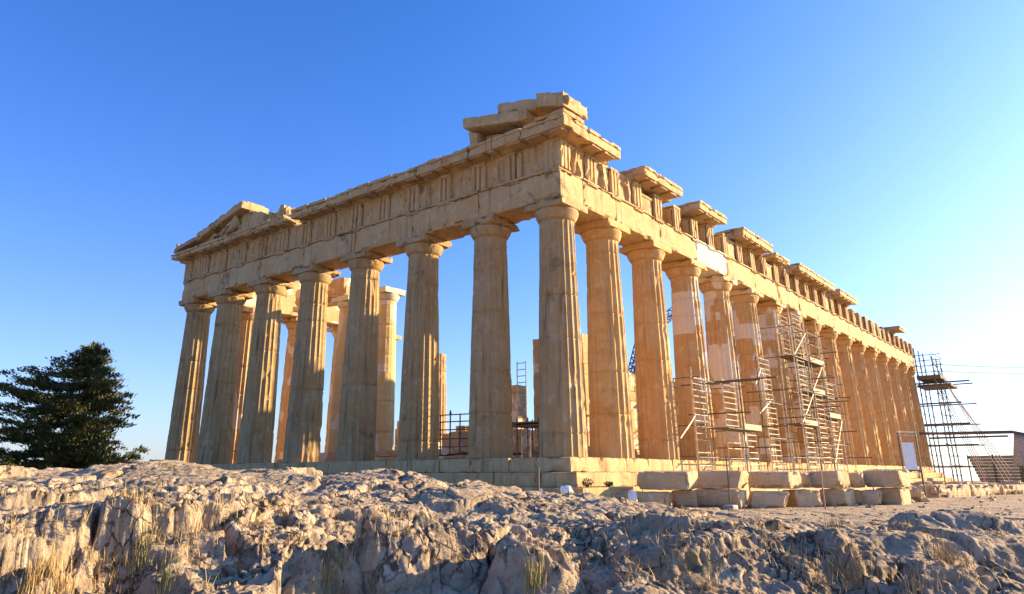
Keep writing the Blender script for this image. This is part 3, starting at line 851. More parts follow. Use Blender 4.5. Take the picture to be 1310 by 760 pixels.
# flank pieces that are still in place
cornice('x', F0+1.24, 4.1, 650, zt=13.78)
cornice('x', 6.4, 10.55, 651, zt=13.72)
cornice('x', 12.6, 16.3, 652, zt=13.70)
cornice('x', 18.8, 23.9, 653, zt=13.76)
cornice('x', 24.9, 27.7, 654, zt=13.56, proj=0.55)
cornice('x', 29.2, 33.2, 655, zt=13.74); cornice('x', 33.2, 37.8, 656, zt=13.72)
cornice('x', 39.2, 44.4, 657, zt=13.72)
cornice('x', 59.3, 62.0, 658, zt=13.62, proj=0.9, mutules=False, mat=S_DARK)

# pediment remains: tympanum, raking slabs, corner sima
def rakeslab(y0, y1, z0, z1, th, x0, x1, seed, name='raking_cornice', mat=None):
    mb = MB()
    def warp(P):
        q = P.copy(); s_ = (P[:, 1]-y0)/(y1-y0)
        q[:, 2] = P[:, 2]+z0+(z1-z0)*s_
        return q
    rough_box(mb, x0, x1, y0, y1, 0, th, 0.14, 0.10, 0.14, 0.012, seed, warp=warp, thr=0.12)
    return mb.build(name, mat or S_ENT, TEMPLE)
def tymp(y0, y1, h0, h1, seed, x0=0.30, x1=1.05):
    mb = MB()
    def warp(P):
        q = P.copy(); s_ = (P[:, 1]-y0)/(y1-y0); k = (P[:, 2]-13.63)
        q[:, 2] = 13.63+k*(h0+(h1-h0)*s_)
        return q
    rough_box(mb, x0, x1, y0, y1, 13.63, 14.63, 0.2, 0.06, 0.1, 0.012, seed, warp=warp)
    return mb.build('tympanum', S_ENT, TEMPLE)
# far (left) corner
rakeslab(23.35, 25.9, 15.12, 14.58, 0.52, -0.60, 1.35, 701)
rakeslab(25.92, 28.6, 14.56, 14.02, 0.47, -0.58, 1.3, 702)
rakeslab(28.62, 31.3, 14.03, 13.70, 0.30, -0.6, 1.2, 703, mat=S_DARK)
tymp(23.4, 26.6, 1.52, 0.84, 711, 0.02); tymp(26.61, 30.0, 0.82, 0.14, 712, 0.02); tymp(21.9, 23.38, 1.05, 1.5, 713, 0.06)
mb = MB(); rough_box(mb, 0.3, 1.5, 20.2, 21.0, 13.63, 14.9, 0.2, 0.3, 0.3, 0.03, 721, thr=-0.1); mb.build('pediment_block', S_ENT, TEMPLE)
mb = MB(); rough_box(mb, 0.2, 1.4, 21.25, 21.85, 13.63, 14.75, 0.2, 0.3, 0.3, 0.03, 722, thr=-0.1); mb.build('pediment_block', S_ENT, TEMPLE)
mb = MB(); rough_box(mb, 0.0, 1.6, 18.9, 20.15, 13.63, 13.85, 0.2, 0.15, 0.2, 0.02, 723); mb.build('pediment_block', S_ENT, TEMPLE)
mb = MB(); rough_box(mb, -0.45, 0.1, 30.75, 31.35, 13.72, 14.35, 0.14, 0.3, 0.35, 0.03, 724, thr=-0.3); mb.build('acroterion_stump', S_ENT, TEMPLE)
# near (right) corner
rakeslab(1.3, 4.98, 13.98, 14.72, 0.52, -0.68, 1.4, 731)
rakeslab(0.75, 3.1, 14.40, 14.88, 0.56, -0.5, 1.4, 732)
rakeslab(-0.72, 0.72, 14.0, 14.38, 0.66, -0.75, 1.15, 733, 'corner_sima')
tymp(4.35, 4.93, 0.86, 0.98, 741, -0.35, 1.3); tymp(1.0, 4.34, 0.2, 0.85, 742, 0.2, 1.3)
mb = MB(); rough_box(mb, 0.2, 0.7, 3.35, 3.95, 15.0, 15.42, 0.12, 0.3, 0.3, 0.04, 743, thr=-0.4); mb.build('pediment_block', S_ENT, TEMPLE)
mb = MB(); rough_box(mb, -0.6, 1.0, -0.62, 0.9, 13.785, 13.98, 0.2, 0.1, 0.12, 0.01, 745); mb.build('corner_block', S_ENT, TEMPLE)
# weathered lion head spout on the corner sima
mb = MB()
for (px, py, pz, r_) in ((-0.55, -0.70, 14.30, 0.21), (-0.68, -0.86, 14.26, 0.15)):
    th = np.linspace(0, math.pi, 9); ph = np.arange(14)*2*math.pi/14
    PH, TH = np.meshgrid(ph, th)
    rr_ = r_*(1+0.18*fbm(np.cos(PH)*np.sin(TH)*3, np.sin(PH)*np.sin(TH)*3, np.cos(TH)*3, oct=2, seed=7))
    mb.add(np.stack([px+rr_*np.sin(TH)*np.cos(PH), py+rr_*np.sin(TH)*np.sin(PH), pz+rr_*np.cos(TH)], -1).reshape(-1, 3), grid_quads(9, 14, True).tolist())
mb.build('lion_head_spout', S_DARK, TEMPLE, smooth=True)

# sculpture left in the pediment: a reclining figure and the heads of two horses
def skin_obj(name, pts, edges, rad, mat, parent, sub=2):
    me_ = bpy.data.meshes.new(name); me_.from_pydata(pts, edges, []); me_.update()
    o = bpy.data.objects.new(name, me_); COL.objects.link(o); o.parent = parent
    sk = o.modifiers.new('skin', 'SKIN'); ss = o.modifiers.new('sub', 'SUBSURF'); ss.levels = sub; ss.render_levels = sub
    for q, r_ in zip(me_.skin_vertices[0].data, rad): q.radius = (r_, r_)
    me_.skin_vertices[0].data[0].use_root = True
    me_.materials.append(mat)
    return o
X = -0.22
skin_obj('pediment_statue', [(X, 24.9, 13.95), (X, 24.6, 14.2), (X, 24.45, 14.55), (X-0.05, 24.42, 14.8), (X-0.05, 24.42, 15.0), (X-0.25, 24.8, 14.35), (X-0.3, 25.1, 14.1),
    (X-0.1, 25.4, 14.25), (X-0.1, 25.9, 13.85), (X+0.15, 25.35, 14.05), (X+0.15, 25.95, 13.75), (X+0.25, 24.3, 14.3), (X+0.2, 24.25, 13.95)],
    [(0, 1), (1, 2), (2, 3), (3, 4), (2, 5), (5, 6), (0, 7), (7, 8), (0, 9), (9, 10), (2, 11), (11, 12)],
    [0.22, 0.22, 0.24, 0.1, 0.16, 0.1, 0.07, 0.15, 0.08, 0.14, 0.08, 0.09, 0.07], S_ENT, TEMPLE)
for dy, dx in ((0, 0), (0.55, 0.2)):
    skin_obj('pediment_horse', [(X+dx, 27.1+dy, 13.6), (X+dx, 26.9+dy, 13.95), (X+dx-0.05, 26.65+dy, 14.12), (X+dx-0.08, 26.35+dy, 13.98)],
        [(0, 1), (1, 2), (2, 3)], [0.2, 0.16, 0.15, 0.08], S_ENT, TEMPLE)

#@@OBJECTS
# ------------------------------------------------------------------ helpers that read positions off the ground
def ray(U, V):
    return _fw+_rr*(U-655-SX)/FPX-_uu*(V-380-SY)/FPX
def at_d(U, V, D):
    d = ray(U, V); return CAM+d*D/math.hypot(d[0], d[1])
def on_plane(U, V, ax, val):
    d = ray(U, V); return CAM+d*(val-CAM[ax])/d[ax]
def gz(x, y): return float(ground_h(np.array([float(x)]), np.array([float(y)]))[0])
def ground_pt(U, V, dmin=6.0):
    d = ray(U, V); d = d/math.hypot(d[0], d[1])
    D = np.arange(dmin, 60, 0.02)
    P = CAM+D[:, None]*d
    h = ground_h(P[:, 0], P[:, 1])
    k = np.argmax(h > P[:, 2])
    return P[k][0], P[k][1], h[k]

# ------------------------------------------------------------------ cut marble blocks stacked along the north side
_A = np.array([0.65, -2.44]); _B = np.array([10.39, -8.87])
def line_x(U):
    d = ray(U, 600)[:2]; e = _B-_A
    t_ = np.linalg.solve(np.array([d, -e]).T, _A-CAM[:2])
    return t_[1]*np.linalg.norm(e)
LDIR = (_B-_A)/np.linalg.norm(_B-_A); LANG = math.atan2(LDIR[1], LDIR[0])
def block(U0, U1, z0, h, depth, label, seed, back=0.0, az=-88, shear=0.0, mat=None, group='cut marble blocks beside the temple'):
    """U0, U1 bound the block's visible width; az is the compass direction of its long axis (degrees)"""
    rs = random.Random(seed)
    s0, s1 = line_x(U0), line_x(U1)
    P0 = _A+LDIR*s0; P1 = _A+LDIR*s1
    c = _A+LDIR*(s0+s1)/2
    vd = c-CAM[:2]; dist_ = np.linalg.norm(vd); vd = vd/dist_
    wp = abs(np.dot(P1-P0, np.array([vd[1], -vd[0]])))
    al = math.radians(az); ld = np.array([math.cos(al), math.sin(al)])
    cb = abs(np.dot(ld, np.array([vd[1], -vd[0]]))); sb = abs(np.dot(ld, vd))
    L = max(0.4, (wp*1.10-depth*sb)/cb)
    c = c+vd*(depth/2+back)
    mb = MB()
    a, b_, tw = rs.uniform(-0.05, 0.05), rs.uniform(-0.10, 0.10), rs.uniform(-0.03, 0.03)
    def warp(P):
        q = P.copy(); u = P[:, 0]/(L/2); v_ = P[:, 2]/h
        q[:, 0] += shear*(v_-0.5)+0.10*a*P[:, 1]*5*v_
        q[:, 1] *= 1+b_*u
        q[:, 2] *= 1+a*u*0.7+tw*np.sign(P[:, 1])
        n1 = fbm(P[:, 0]*0.8+seed, P[:, 1]*0.8, P[:, 2]*0.8, oct=2, seed=seed+3)
        n2 = fbm(P[:, 0]*1.2+seed, P[:, 1]*6, P[:, 2]*7, oct=3, seed=seed+4)
        q += (0.035*n1+0.012*n2)[:, None]*np.array([1, 1, 0.3])
        return q
    rough_box(mb, -L/2, L/2, -depth/2, depth/2, 0, h, 0.07, 0.17, 0.15, 0.012, seed, warp=warp, thr=0.02, off=(seed*1.7, 0, 0))
    o = mb.build('marble_block', mat or S_BLOCK, None)
    o.location = (c[0], c[1], z0); o.rotation_euler = (0, 0, al)
    return tag(o, label, 'block', group)
G0 = -1.86; G1 = -1.17; HB = 0.66; HT = 0.64
block(748, 853, G0+0.1, 0.52, 0.9, 'long low marble slab below the temple steps at the left end of both rows', 1, back=0.7, az=-75)
block(856, 887, G0, HB, 0.9, 'short dark grey marble block between the long low slab and the lower row', 2, back=0.25, az=-60)
block(886, 950, G0, HB+.02, 1.2, 'wide lower marble block with grainy face behind the tall thin rope post', 3, az=-80)
block(953, 1001, G0-0.02, 0.62, 1.1, 'rounded broken marble boulder block with pointed right end in the lower row', 4, back=-0.35, shear=0.25, az=-62)
block(999, 1044, G0, 0.64, 1.1, 'pale sunlit marble block with slanted left edge in the lower row', 5, back=-0.2, shear=-0.1, az=-45)
block(1045, 1088, G0, HB, 1.2, 'brown marble block behind the rusty rope post in the lower row', 6, az=-92)
block(1086, 1099, G0, 0.6, 1.0, 'narrow marble block wedged in shade between two wider lower blocks', 7, back=0.5, az=-80)
block(1097, 1121, G0, 0.6, 1.1, 'squarish marble block behind the short dark post in the lower row', 8, shear=0.1, az=-75)
block(1118, 1158, G0, HB, 1.2, 'large marble block with bright right end at the right end of the lower row', 9, az=-95)
block(815, 889, G1, HT, 1.1, 'long brown marble block with chipped right corner at the left end of the upper row', 11, back=0.15, az=-86)
block(887, 954, G1+.02, HT, 1.2, 'grey striated marble block with slanting left end in the upper row', 12, back=0.0, shear=0.2, az=-84)
block(957, 1023, G1, HT-.02, 1.2, 'warm brown marble block with sunlit broken right end in the upper row', 13, back=0.05, az=-96)
block(1022, 1036, G1, 0.58, 1.0, 'small marble block set back in shade in the upper row', 14, back=0.5, az=-80)
block(1033, 1085, G1, HT, 1.2, 'marble block with rounded pitted right end in the middle of the upper row', 15, back=0.05, az=-97)
block(1084, 1104, G1, 0.58, 1.0, 'short dark marble block recessed between two longer upper blocks', 16, back=0.35, az=-80)
block(1101, 1160, G1+.01, HT+.02, 1.2, 'large marble block with pale hollowed end at the right end of the upper row', 17, back=0.0, az=-96)
# rubble at the right end
for U, V, r_, lab, sd in ((1168, 642, 0.38, 'broken marble lump beside the right end of the block rows', 21), (1198, 637, 0.30, 'small broken marble lump near the foot of the sign', 22), (1184, 634, 0.42, 'squat marble lump behind the white sign post', 23)):
    p = on_plane(U, V, 2, -1.8)
    mb = MB(); rough_box(mb, -r_*1.4, r_*1.4, -r_, r_, -0.05, r_*1.7, 0.1, 0.35, 0.35, 0.05, sd, thr=-0.3)
    o = mb.build('marble_rubble', S_BLOCK, None, loc=(p[0], p[1], gz(p[0], p[1])-0.03)); o.rotation_euler = (0, 0, sd); tag(o, lab, 'rubble', 'marble rubble by the sign')
# row of sunlit blocks further right
q0 = on_plane(1188, 637, 2, -1.8); q1 = on_plane(1312, 632, 2, -1.8); q2 = on_plane(1420, 629, 2, -1.8)
def low(a, b_, h, label, sd):
    c = (a+b_)/2; L = np.linalg.norm((b_-a)[:2])
    mb = MB(); rough_box(mb, -L/2+0.03, L/2-0.03, -0.55, 0.55, -0.05, h, 0.16, 0.25, 0.25, 0.03, sd, thr=-0.05, off=(sd, 0, 0))
    o = mb.build('sill_block', S_BLOCK, None, loc=(c[0], c[1], gz(c[0], c[1])-0.02)); o.rotation_euler = (0, 0, math.atan2((b_-a)[1], (b_-a)[0]))
    tag(o, label, 'block', 'low sunlit blocks on the right')
low(q0, q0+(q1-q0)*0.30, 0.62, 'low sunlit ashlar block left of the others on the right edge ground', 31)
low(q0+(q1-q0)*0.31, q0+(q1-q0)*0.62, 0.58, 'low sunlit ashlar block with cracked face, middle of the row on the right', 32)
low(q0+(q1-q0)*0.63, q0+(q1-q0)*1.02, 0.52, 'low sunlit ashlar block with reddish patch at the right edge', 33)

# low rubble terrace behind that row
mb = MB(); a = at_d(1185, 615, 62); b_ = at_d(1400, 612, 66)
for k in range(30):
    t_ = k/29; c = a+(b_-a)*t_; rs = random.Random(k)
    rough_box(mb, c[0]-0.8, c[0]+0.7, c[1]-0.5, c[1]+0.6, -1.85, -1.3+rs.uniform(-.12, .18), 0.3, 0.25, 0.3, 0.04, k+900)
o = mb.build('rubble_terrace', S_BLOCK, None); tag(o, 'low brown bank of rubble stones behind the sunlit blocks at right', 'rubble bank')

# ------------------------------------------------------------------ rope posts, sign, pale fragments
def post(U, V, h, label, base=True, rust=False, D=None):
    x, y, z = (on_plane(U, V, 2, -1.82) if D is None else at_d(U, V, D))
    z = gz(x, y)
    t_ = empty('rope_post', (x, y, z), 0, label, 'post', 'rope posts')
    mb = MB(); tube(mb, (0, 0, 0.0), (0.01, 0.0, h), 0.028, 8); tube(mb, (0.01, 0, h), (0.01, 0, h+0.03), 0.036, 8)
    mb.build('pole', M_RED if rust else M_DARKSTEEL, t_)
    if base:
        mb = MB(); rough_box(mb, -0.24, 0.24, -0.2, 0.2, -0.06, 0.13, 0.09, 0.08, 0.1, 0.01, int(U)); mb.build('base', M_CONC, t_)
    return t_
post(935, 651, 1.72, 'tall thin dark rope post on a stone base before the striated blocks')
post(1056, 652, 1.25, 'rusty brown rope post without base among the blocks', base=False, rust=True)
post(1120, 642, 1.05, 'short dark rope post on a pale base leaning near the right blocks')
post(1164, 644, 1.35, 'dark rope post left of the white sign board')
post(1184, 637, 1.2, 'dark rope post right of the white sign board')
post(1213, 637, 2.3, 'tallest thin dark post standing by the low sunlit blocks', base=False)
post(689, 626, 1.0, 'thin dark rope post in front of the temple corner steps', base=False, D=21.5)
# white information board
c = on_plane(1173, 640, 2, -1.8); c = np.array([c[0], c[1], gz(c[0], c[1])])
a = math.atan2(-(CAM[1]-c[1]), -(CAM[0]-c[0]))+math.pi/2+0.75
t_ = empty('information_sign', c, a, 'blank white notice board in a dark frame standing before the last columns', 'sign')
mb = MB(); box(mb, -0.33, 0.33, -0.02, 0.02, 1.30, 2.52); mb.build('panel', M_WHITE, t_)
for sx_ in (-1, 1):
    mb = MB(); tube(mb, (sx_*0.5, 0.04, 0), (sx_*0.5, 0.04, 3.0), 0.03, 8); mb.build('leg', M_DARKSTEEL, t_)
for z_ in (2.84, 2.98):
    mb = MB(); tube(mb, (-0.56, 0.04, z_), (0.56, 0.04, z_), 0.028, 8); mb.build('rail', M_STEEL, t_)
mb = MB(); box(mb, -0.48, 0.48, 0.025, 0.06, 1.24, 1.30); mb.build('rail', M_DARKSTEEL, t_)
mb = MB(); box(mb, -0.2, 0.2, -0.024, -0.021, 1.75, 2.2); mb.build('faded_print', simple('faded_print', (0.72, 0.66, 0.55), 0.7, 0, 0.12, 9), t_)
# white stones
def lump(U, V, D, sx_, sy_, h, sd, label, cut=0.0):
    p = at_d(U, V, D); z = gz(p[0], p[1])
    mb = MB()
    def warp(P):
        q = P.copy(); f_ = np.clip((P[:, 2])/h, 0, 1)
        q[:, 0] = P[:, 0]*(1-0.35*f_**2)+cut*f_; q[:, 1] = P[:, 1]*(1-0.35*f_**2)
        return q
    rough_box(mb, -sx_, sx_, -sy_, sy_, -0.1, h, 0.07, 0.25, 0.25, 0.02, sd, warp=warp, thr=-0.3)
    o = mb.build('white_fragment', M_WHITEST, None, loc=(p[0], p[1], z)); o.rotation_euler = (0, 0, YAW-math.pi/2)
    tag(o, label, 'marble fragment', 'white marble fragments by the steps')
lump(694, 625, 21.6, 0.14, 0.14, 0.50, 41, 'rounded upright white marble stump behind the thin post by the corner steps')
lump(722, 630, 22.3, 0.24, 0.2, 0.40, 42, 'white wedge shaped marble fragment by the temple corner', 0.08)
lump(808, 620, 27.2, 0.18, 0.15, 0.62, 43, 'small white marble fragment standing behind the long low slab')

# ------------------------------------------------------------------ scaffolding
def T(par, name, a, b_, r_=0.027, mat=None):
    mb = MB(); tube(mb, a, b_, r_*1.25, 6)
    if name == 'standard':
        a_ = np.array(a, float); d_ = np.array(b_, float)-a_; L_ = np.linalg.norm(d_)
        box(mb, a_[0]-0.09, a_[0]+0.09, a_[1]-0.09, a_[1]+0.09, a_[2]-0.01, a_[2]+0.02)
        for q in np.arange(1.0, L_, 1.05):
            c_ = a_+d_*q/L_; tube(mb, c_-d_/L_*0.06, c_+d_/L_*0.06, r_*2.1, 6)
    return mb.build(name, mat or M_STEEL, par)
def ladder(par, a, u, wd, z0, z1, step=0.29, r_=0.022, lean=(0, 0)):
    """two stiles with rungs; u = unit direction of its width"""
    mb = MB(); a = np.array(a, float); u = np.array([u[0], u[1], 0.0])
    top = a+np.array([lean[0], lean[1], z1-z0])
    tube(mb, a, top, r_*1.25, 6); tube(mb, a+u*wd, top+u*wd, r_*1.25, 6)
    n = int((z1-z0)/step)
    rl = random.Random(int(abs(a[0]*31+a[2]*17)))
    for k in range(1, n+1):
        if rl.random() < 0.06: continue
        q = a+(top-a)*(k/(n+0.3))
        tube(mb, q, q+u*wd, r_, 5)
    return mb.build('ladder_frame', M_STEEL, par)
def plank(par, x0, x1, y0, y1, z, toe=None):
    mb = MB(); n = max(1, int(round((y1-y0)/0.28)))
    for k in range(n):
        a, b_ = y0+(y1-y0)*k/n, y0+(y1-y0)*(k+1)/n-0.012
        box(mb, x0-0.05*(k % 2), x1+0.08*((k+1) % 2), a, b_, z, z+0.05)
    mb.build('platform', M_DARKPLANK, par)
    if toe:
        mb = MB(); box(mb, x0+toe[0], x0+toe[1], y0-0.045, y0-0.01, z+0.02, z+0.30); mb.build('toe_board', M_PLANK, par)
def cage(par, xs, ys, z0, z1, levels, dark=False):
    m_ = M_DARKSTEEL if dark else None
    for x in xs:
        for y in ys: T(par, 'standard', (x, y, z0), (x, y, z1), 0.026, m_)
    for z in levels:
        for y in ys: T(par, 'ledger', (xs[0]-0.3, y-0.05, z), (xs[-1]+0.3, y-0.05, z), 0.023, M_DARKSTEEL)
        for x in xs: T(par, 'transom', (x+0.05, ys[0]-0.45, z+0.06), (x+0.05, ys[-1]+0.3, z+0.06), 0.023, M_DARKSTEEL)
SZ = -0.55
s = empty('scaffold_tower', (0, 0, 0), 0, 'low ladder framed steel scaffold round the first two repaired flank columns', 'scaffold', 'scaffolds on the temple')
ladder(s, (9.9, -0.45, SZ), (1, 0), 1.55, SZ, 3.9)
ladder(s, (13.6, -0.45, SZ), (1, 0), 1.75, SZ, 4.1)
ladder(s, (13.6, -1.5, -1.05), (1, 0), 1.2, -1.05, 1.3)
cage(s, [9.9, 13.5, 15.6], [-0.5, 2.2], SZ, 4.3, [0.1, 1.5, 3.75])
T(s, 'standard', (12.6, -1.75, -1.85), (12.6, -1.75, 6.0), 0.024, M_DARKSTEEL)
T(s, 'standard', (16.8, -1.2, -1.85), (16.8, -1.2, 5.5), 0.024, M_DARKSTEEL)
for x, z, y0 in ((11.6, 3.62, -3.2), (12.2, 2.2, -2.4), (13.4, 3.9, -3.4), (14.4, 0.62, -2.8), (16.6, 1.75, -2.6)): T(s, 'transom', (x, y0, z), (x, 0.9, z+0.03), 0.03, M_DARKSTEEL)
plank(s, 11.4, 15.9, -1.5, -0.5, 1.45, (1.9, 4.2))
T(s, 'brace', (8.9, -0.5, 1.3), (9.95, -0.5, 2.0), 0.03)
T(s, 'brace', (8.2, -0.5, 0.9), (9.5, -0.5, 1.7), 0.03)
s = empty('scaffold_tower', (0, 0, 0), 0, 'slim scaffold of ladder frames against the fifth flank column left of the tall tower', 'scaffold', 'scaffolds on the temple')
ladder(s, (19.6, -0.45, SZ), (1, 0), 1.7, SZ, 3.1); ladder(s, (19.3, -0.45, 3.2), (1, 0), 1.7, 3.2, 5.9, lean=(-0.05, 0))
cage(s, [19.5, 22.4], [-0.5, 2.2], SZ, 4.6, [1.3, 3.3])
T(s, 'brace', (18.3, -0.5, 4.2), (19.4, -0.5, 5.2), 0.03); T(s, 'brace', (18.5, -0.5, 2.6), (20.6, -0.5, 3.5), 0.03)
for x, z, y0 in ((20.5, 4.0, -1.6), (21.8, 2.5, -2.0)): T(s, 'transom', (x, y0, z), (x, 0.9, z), 0.028, M_DARKSTEEL)
s = empty('scaffold_tower', (0, 0, 0), 0, 'tallest scaffold tower with several plank decks reaching a flank capital', 'scaffold', 'scaffolds on the temple')
xs_ = [23.4, 26.2, 28.9, 31.8]
cage(s, xs_[:3], [-1.2, -0.35, 2.3], SZ, 9.4, [0.3, 2.2, 4.3, 6.3, 8.2])
cage(s, xs_[2:], [-1.2, -0.35], SZ, 6.6, [1.2, 3.2, 5.2])
for (x, y, z0, z1, w_) in ((23.6, -1.25, SZ, 2.1, 1.5), (23.7, -1.25, 2.5, 6.2, 1.4), (26.5, -1.25, SZ, 4.3, 1.5), (26.6, -0.4, 4.4, 9.7, 1.6), (29.2, -1.25, SZ, 3.0, 1.6), (29.2, -1.25, 3.3, 5.2, 1.5), (24.2, -0.4, 6.4, 9.2, 1.3)):
    ladder(s, (x, y, z0), (1, 0), w_, z0, z1)
plank(s, 22.9, 28.9, -1.25, -0.4, 2.2, (0.8, 3.3)); plank(s, 26.0, 32.0, -1.25, -0.4, 4.3, (0.2, 2.6)); plank(s, 23.0, 29.6, -1.25, -0.4, 6.3, (3.4, 6.4)); plank(s, 28.6, 32.5, -1.25, -0.4, 2.9, (0.5, 3.0))
cage(s, [24.8, 27.6, 30.4], [-0.95], SZ, 8.6, [0.9, 1.7, 2.7, 3.5, 4.9, 5.7, 6.9, 7.6])
for x, z, y0 in ((24, 1.2, -2.6), (25.5, 3.3, -3.0), (27.5, 5.3, -2.4), (30, 2.0, -2.6), (31, 4.3, -2.3), (33, 0.4, -2.6), (29.5, 7.2, -2.2), (28, 3.8, -2.9)): T(s, 'transom', (x, y0, z), (x, 0.6, z), 0.028, M_DARKSTEEL)
for a, b_ in (((23.4, -1.25, 2.3), (26.2, -1.25, 4.2)), ((26.2, -1.25, 4.4), (28.9, -1.25, 6.2)), ((23.4, -1.25, 6.4), (26.2, -1.25, 8.1)), ((28.9, -1.25, 0), (31.8, -1.25, 2.8))): T(s, 'brace', a, b_, 0.024)
# inside the temple, seen between the front columns
p0 = on_plane(563, 584, 0, 5.0); p1 = on_plane(601, 584, 0, 5.0)
s = empty('scaffold_railing', (5.0, p1[1], 0.35), 0, 'low dark scaffold railing on the temple floor between two front columns', 'scaffold railing')
w_ = p0[1]-p1[1]
for k in range(4): T(s, 'standard', (0, w_*k/3, 0), (0, w_*k/3, 2.2-0.2*(k % 2)), 0.03, M_DARKSTEEL)
for z in (0.35, 0.75, 1.2, 1.6, 1.95): T(s, 'rail', (0.02, -0.1, z), (0.02, w_+0.1, z+0.03), 0.026, M_DARKSTEEL)
T(s, 'standard', (1.4, w_*0.5, 0), (1.4, w_*0.5, 1.9), 0.03, M_DARKSTEEL); T(s, 'rail', (1.4, 0, 1.4), (1.4, w_, 1.4), 0.026, M_DARKSTEEL)
p = on_plane(690, 584, 0, 4.5); pb = on_plane(662, 584, 0, 4.5); w_ = pb[1]-p[1]
s = empty('scaffold_tower', (4.5, p[1], 0), 0, 'scaffold tower with ladder and dark deck inside the temple left of the corner column', 'scaffold', 'scaffolds on the temple')
ladder(s, (0, w_*0.55, 1.7), (0, 1), w_*0.42, 1.75, 4.6); ladder(s, (0, w_*0.4, 0), (0, 1), 0.5, 0, 1.6)
for y in (0, w_*0.5, w_): 
    T(s, 'standard', (0, y, 0), (0, y, 1.9), 0.03, M_DARKSTEEL); T(s, 'standard', (1.2, y, 0), (1.2, y, 1.9), 0.03, M_DARKSTEEL)
mb = MB(); box(mb, -0.3, 1.4, -0.3, w_+0.4, 1.62, 1.70); mb.build('platform', M_DARKPLANK, s)
mb = MB(); box(mb, -0.3, 1.4, -0.3, w_+0.4, 1.50, 1.56); mb.build('platform', M_DARKPLANK, s)
# derrick with lattice boom standing in the nave
p = on_plane(806, 500, 1, 12.0)
s = empty('derrick_crane', (p[0], 12.0, 0.7), 0, 'grey steel lattice derrick crane rising inside the temple behind the flank columns', 'crane')
def lattice(name, a, b_, wd, n):
    mb = MB(); a = np.array(a, float); b_ = np.array(b_, float); d = (b_-a)/np.linalg.norm(b_-a)
    e = np.cross(d, [0, 1.0, 0.2]); e /= np.linalg.norm(e); f_ = np.cross(d, e)
    cs = [e*wd+f_*wd, e*wd-f_*wd, -e*wd-f_*wd, -e*wd+f_*wd]
    for c_ in cs: tube(mb, a+c_, b_+c_, 0.05, 5)
    for k in range(n):
        q0_ = a+(b_-a)*k/n; q1_ = a+(b_-a)*(k+1)/n
        for i in range(4):
            tube(mb, q0_+cs[i], q1_+cs[(i+1) % 4], 0.035, 4); tube(mb, q0_+cs[i], q0_+cs[(i+1) % 4], 0.035, 4)
    return mb.build(name, M_DARKSTEEL, s)
e1 = on_plane(802, 505, 1, 12.0); e2 = on_plane(820, 432, 1, 12.0); e3 = on_plane(880, 385, 1, 12.0); org = np.array([p[0], 12.0, 0.7])
e0 = np.array([e1[0], 12.0, 0.8])
lattice('mast', e0-org, e1-org+np.array([0, 0, 0.4]), 0.30, 8); lattice('boom', e1-org, e2-org, 0.26, 10); lattice('jib', e2-org, e3-org, 0.3, 8)
# scaffold wrapped round the far corner, with raking shores
s = empty('corner_scaffold', (0, 0, 0), 0, 'skeletal corner scaffold with long reddish raking tubes at the far end of the flank', 'scaffold', 'scaffolds on the temple')
for x in (69.0, 71.5, 74.0):
    for y in (-1.6, 0.0, 2.0): T(s, 'standard', (x, y, -1.9), (x, y, 12.6 if y > -1 else 11.6), 0.05, M_DARKSTEEL)
for z in (0.0, 2.2, 4.4, 6.6, 8.8): 
    T(s, 'ledger', (70.2, 2.4, z), (70.2, -3.2-0.5*(z % 3), z), 0.075, M_DARKSTEEL)
    T(s, 'ledger', (68.2, -1.6, z+.1), (75, -1.6, z+.1), 0.05, M_DARKSTEEL)
    T(s, 'ledger', (73.9, 2.2, z+.05), (73.9, -4.4, z+.05), 0.06, M_DARKSTEEL)
for z in (10.0, 10.7, 11.3, 11.9): T(s, 'guard_rail', (68.6, -1.7, z), (74.3, -1.7, z), 0.035, M_DARKSTEEL); T(s, 'guard_rail', (71.0, -2.2, z+0.1), (71.0, 1.5, z+.1), 0.035, M_DARKSTEEL)
for k, x in enumerate((69.6, 71.2, 72.8, 74.4)):
    T(s, 'raking_tube', (x, -1.4, 11.6-0.6*k), (x+1.0, -6.0-0.25*k, -1.8), 0.036, M_RED)
    T(s, 'raking_tube', (x+0.6, -1.2, 8.8), (x+1.2, -4.2, -1.8), 0.034, M_RED)
mb = MB(); box(mb, 68.6, 72.5, -2.2, 0.1, 9.1, 9.5); mb.build('platform', M_DARKPLANK, s)
mb = MB(); box(mb, 69.4, 74.0, -2.9, 0.3, 8.35, 8.6); mb.build('platform', M_DARKPLANK, s)
mb = MB(); box(mb, 69.9, 71.0, -7.0, 0.2, 2.9, 3.06); mb.build('platform', M_DARKPLANK, s)
for z in (0.1, 1.0, 1.9, 2.6, 4.0, 5.2, 6.4, 7.5): T(s, 'rung', (69.0, -1.65, z), (69.6, -2.6, z), 0.03)
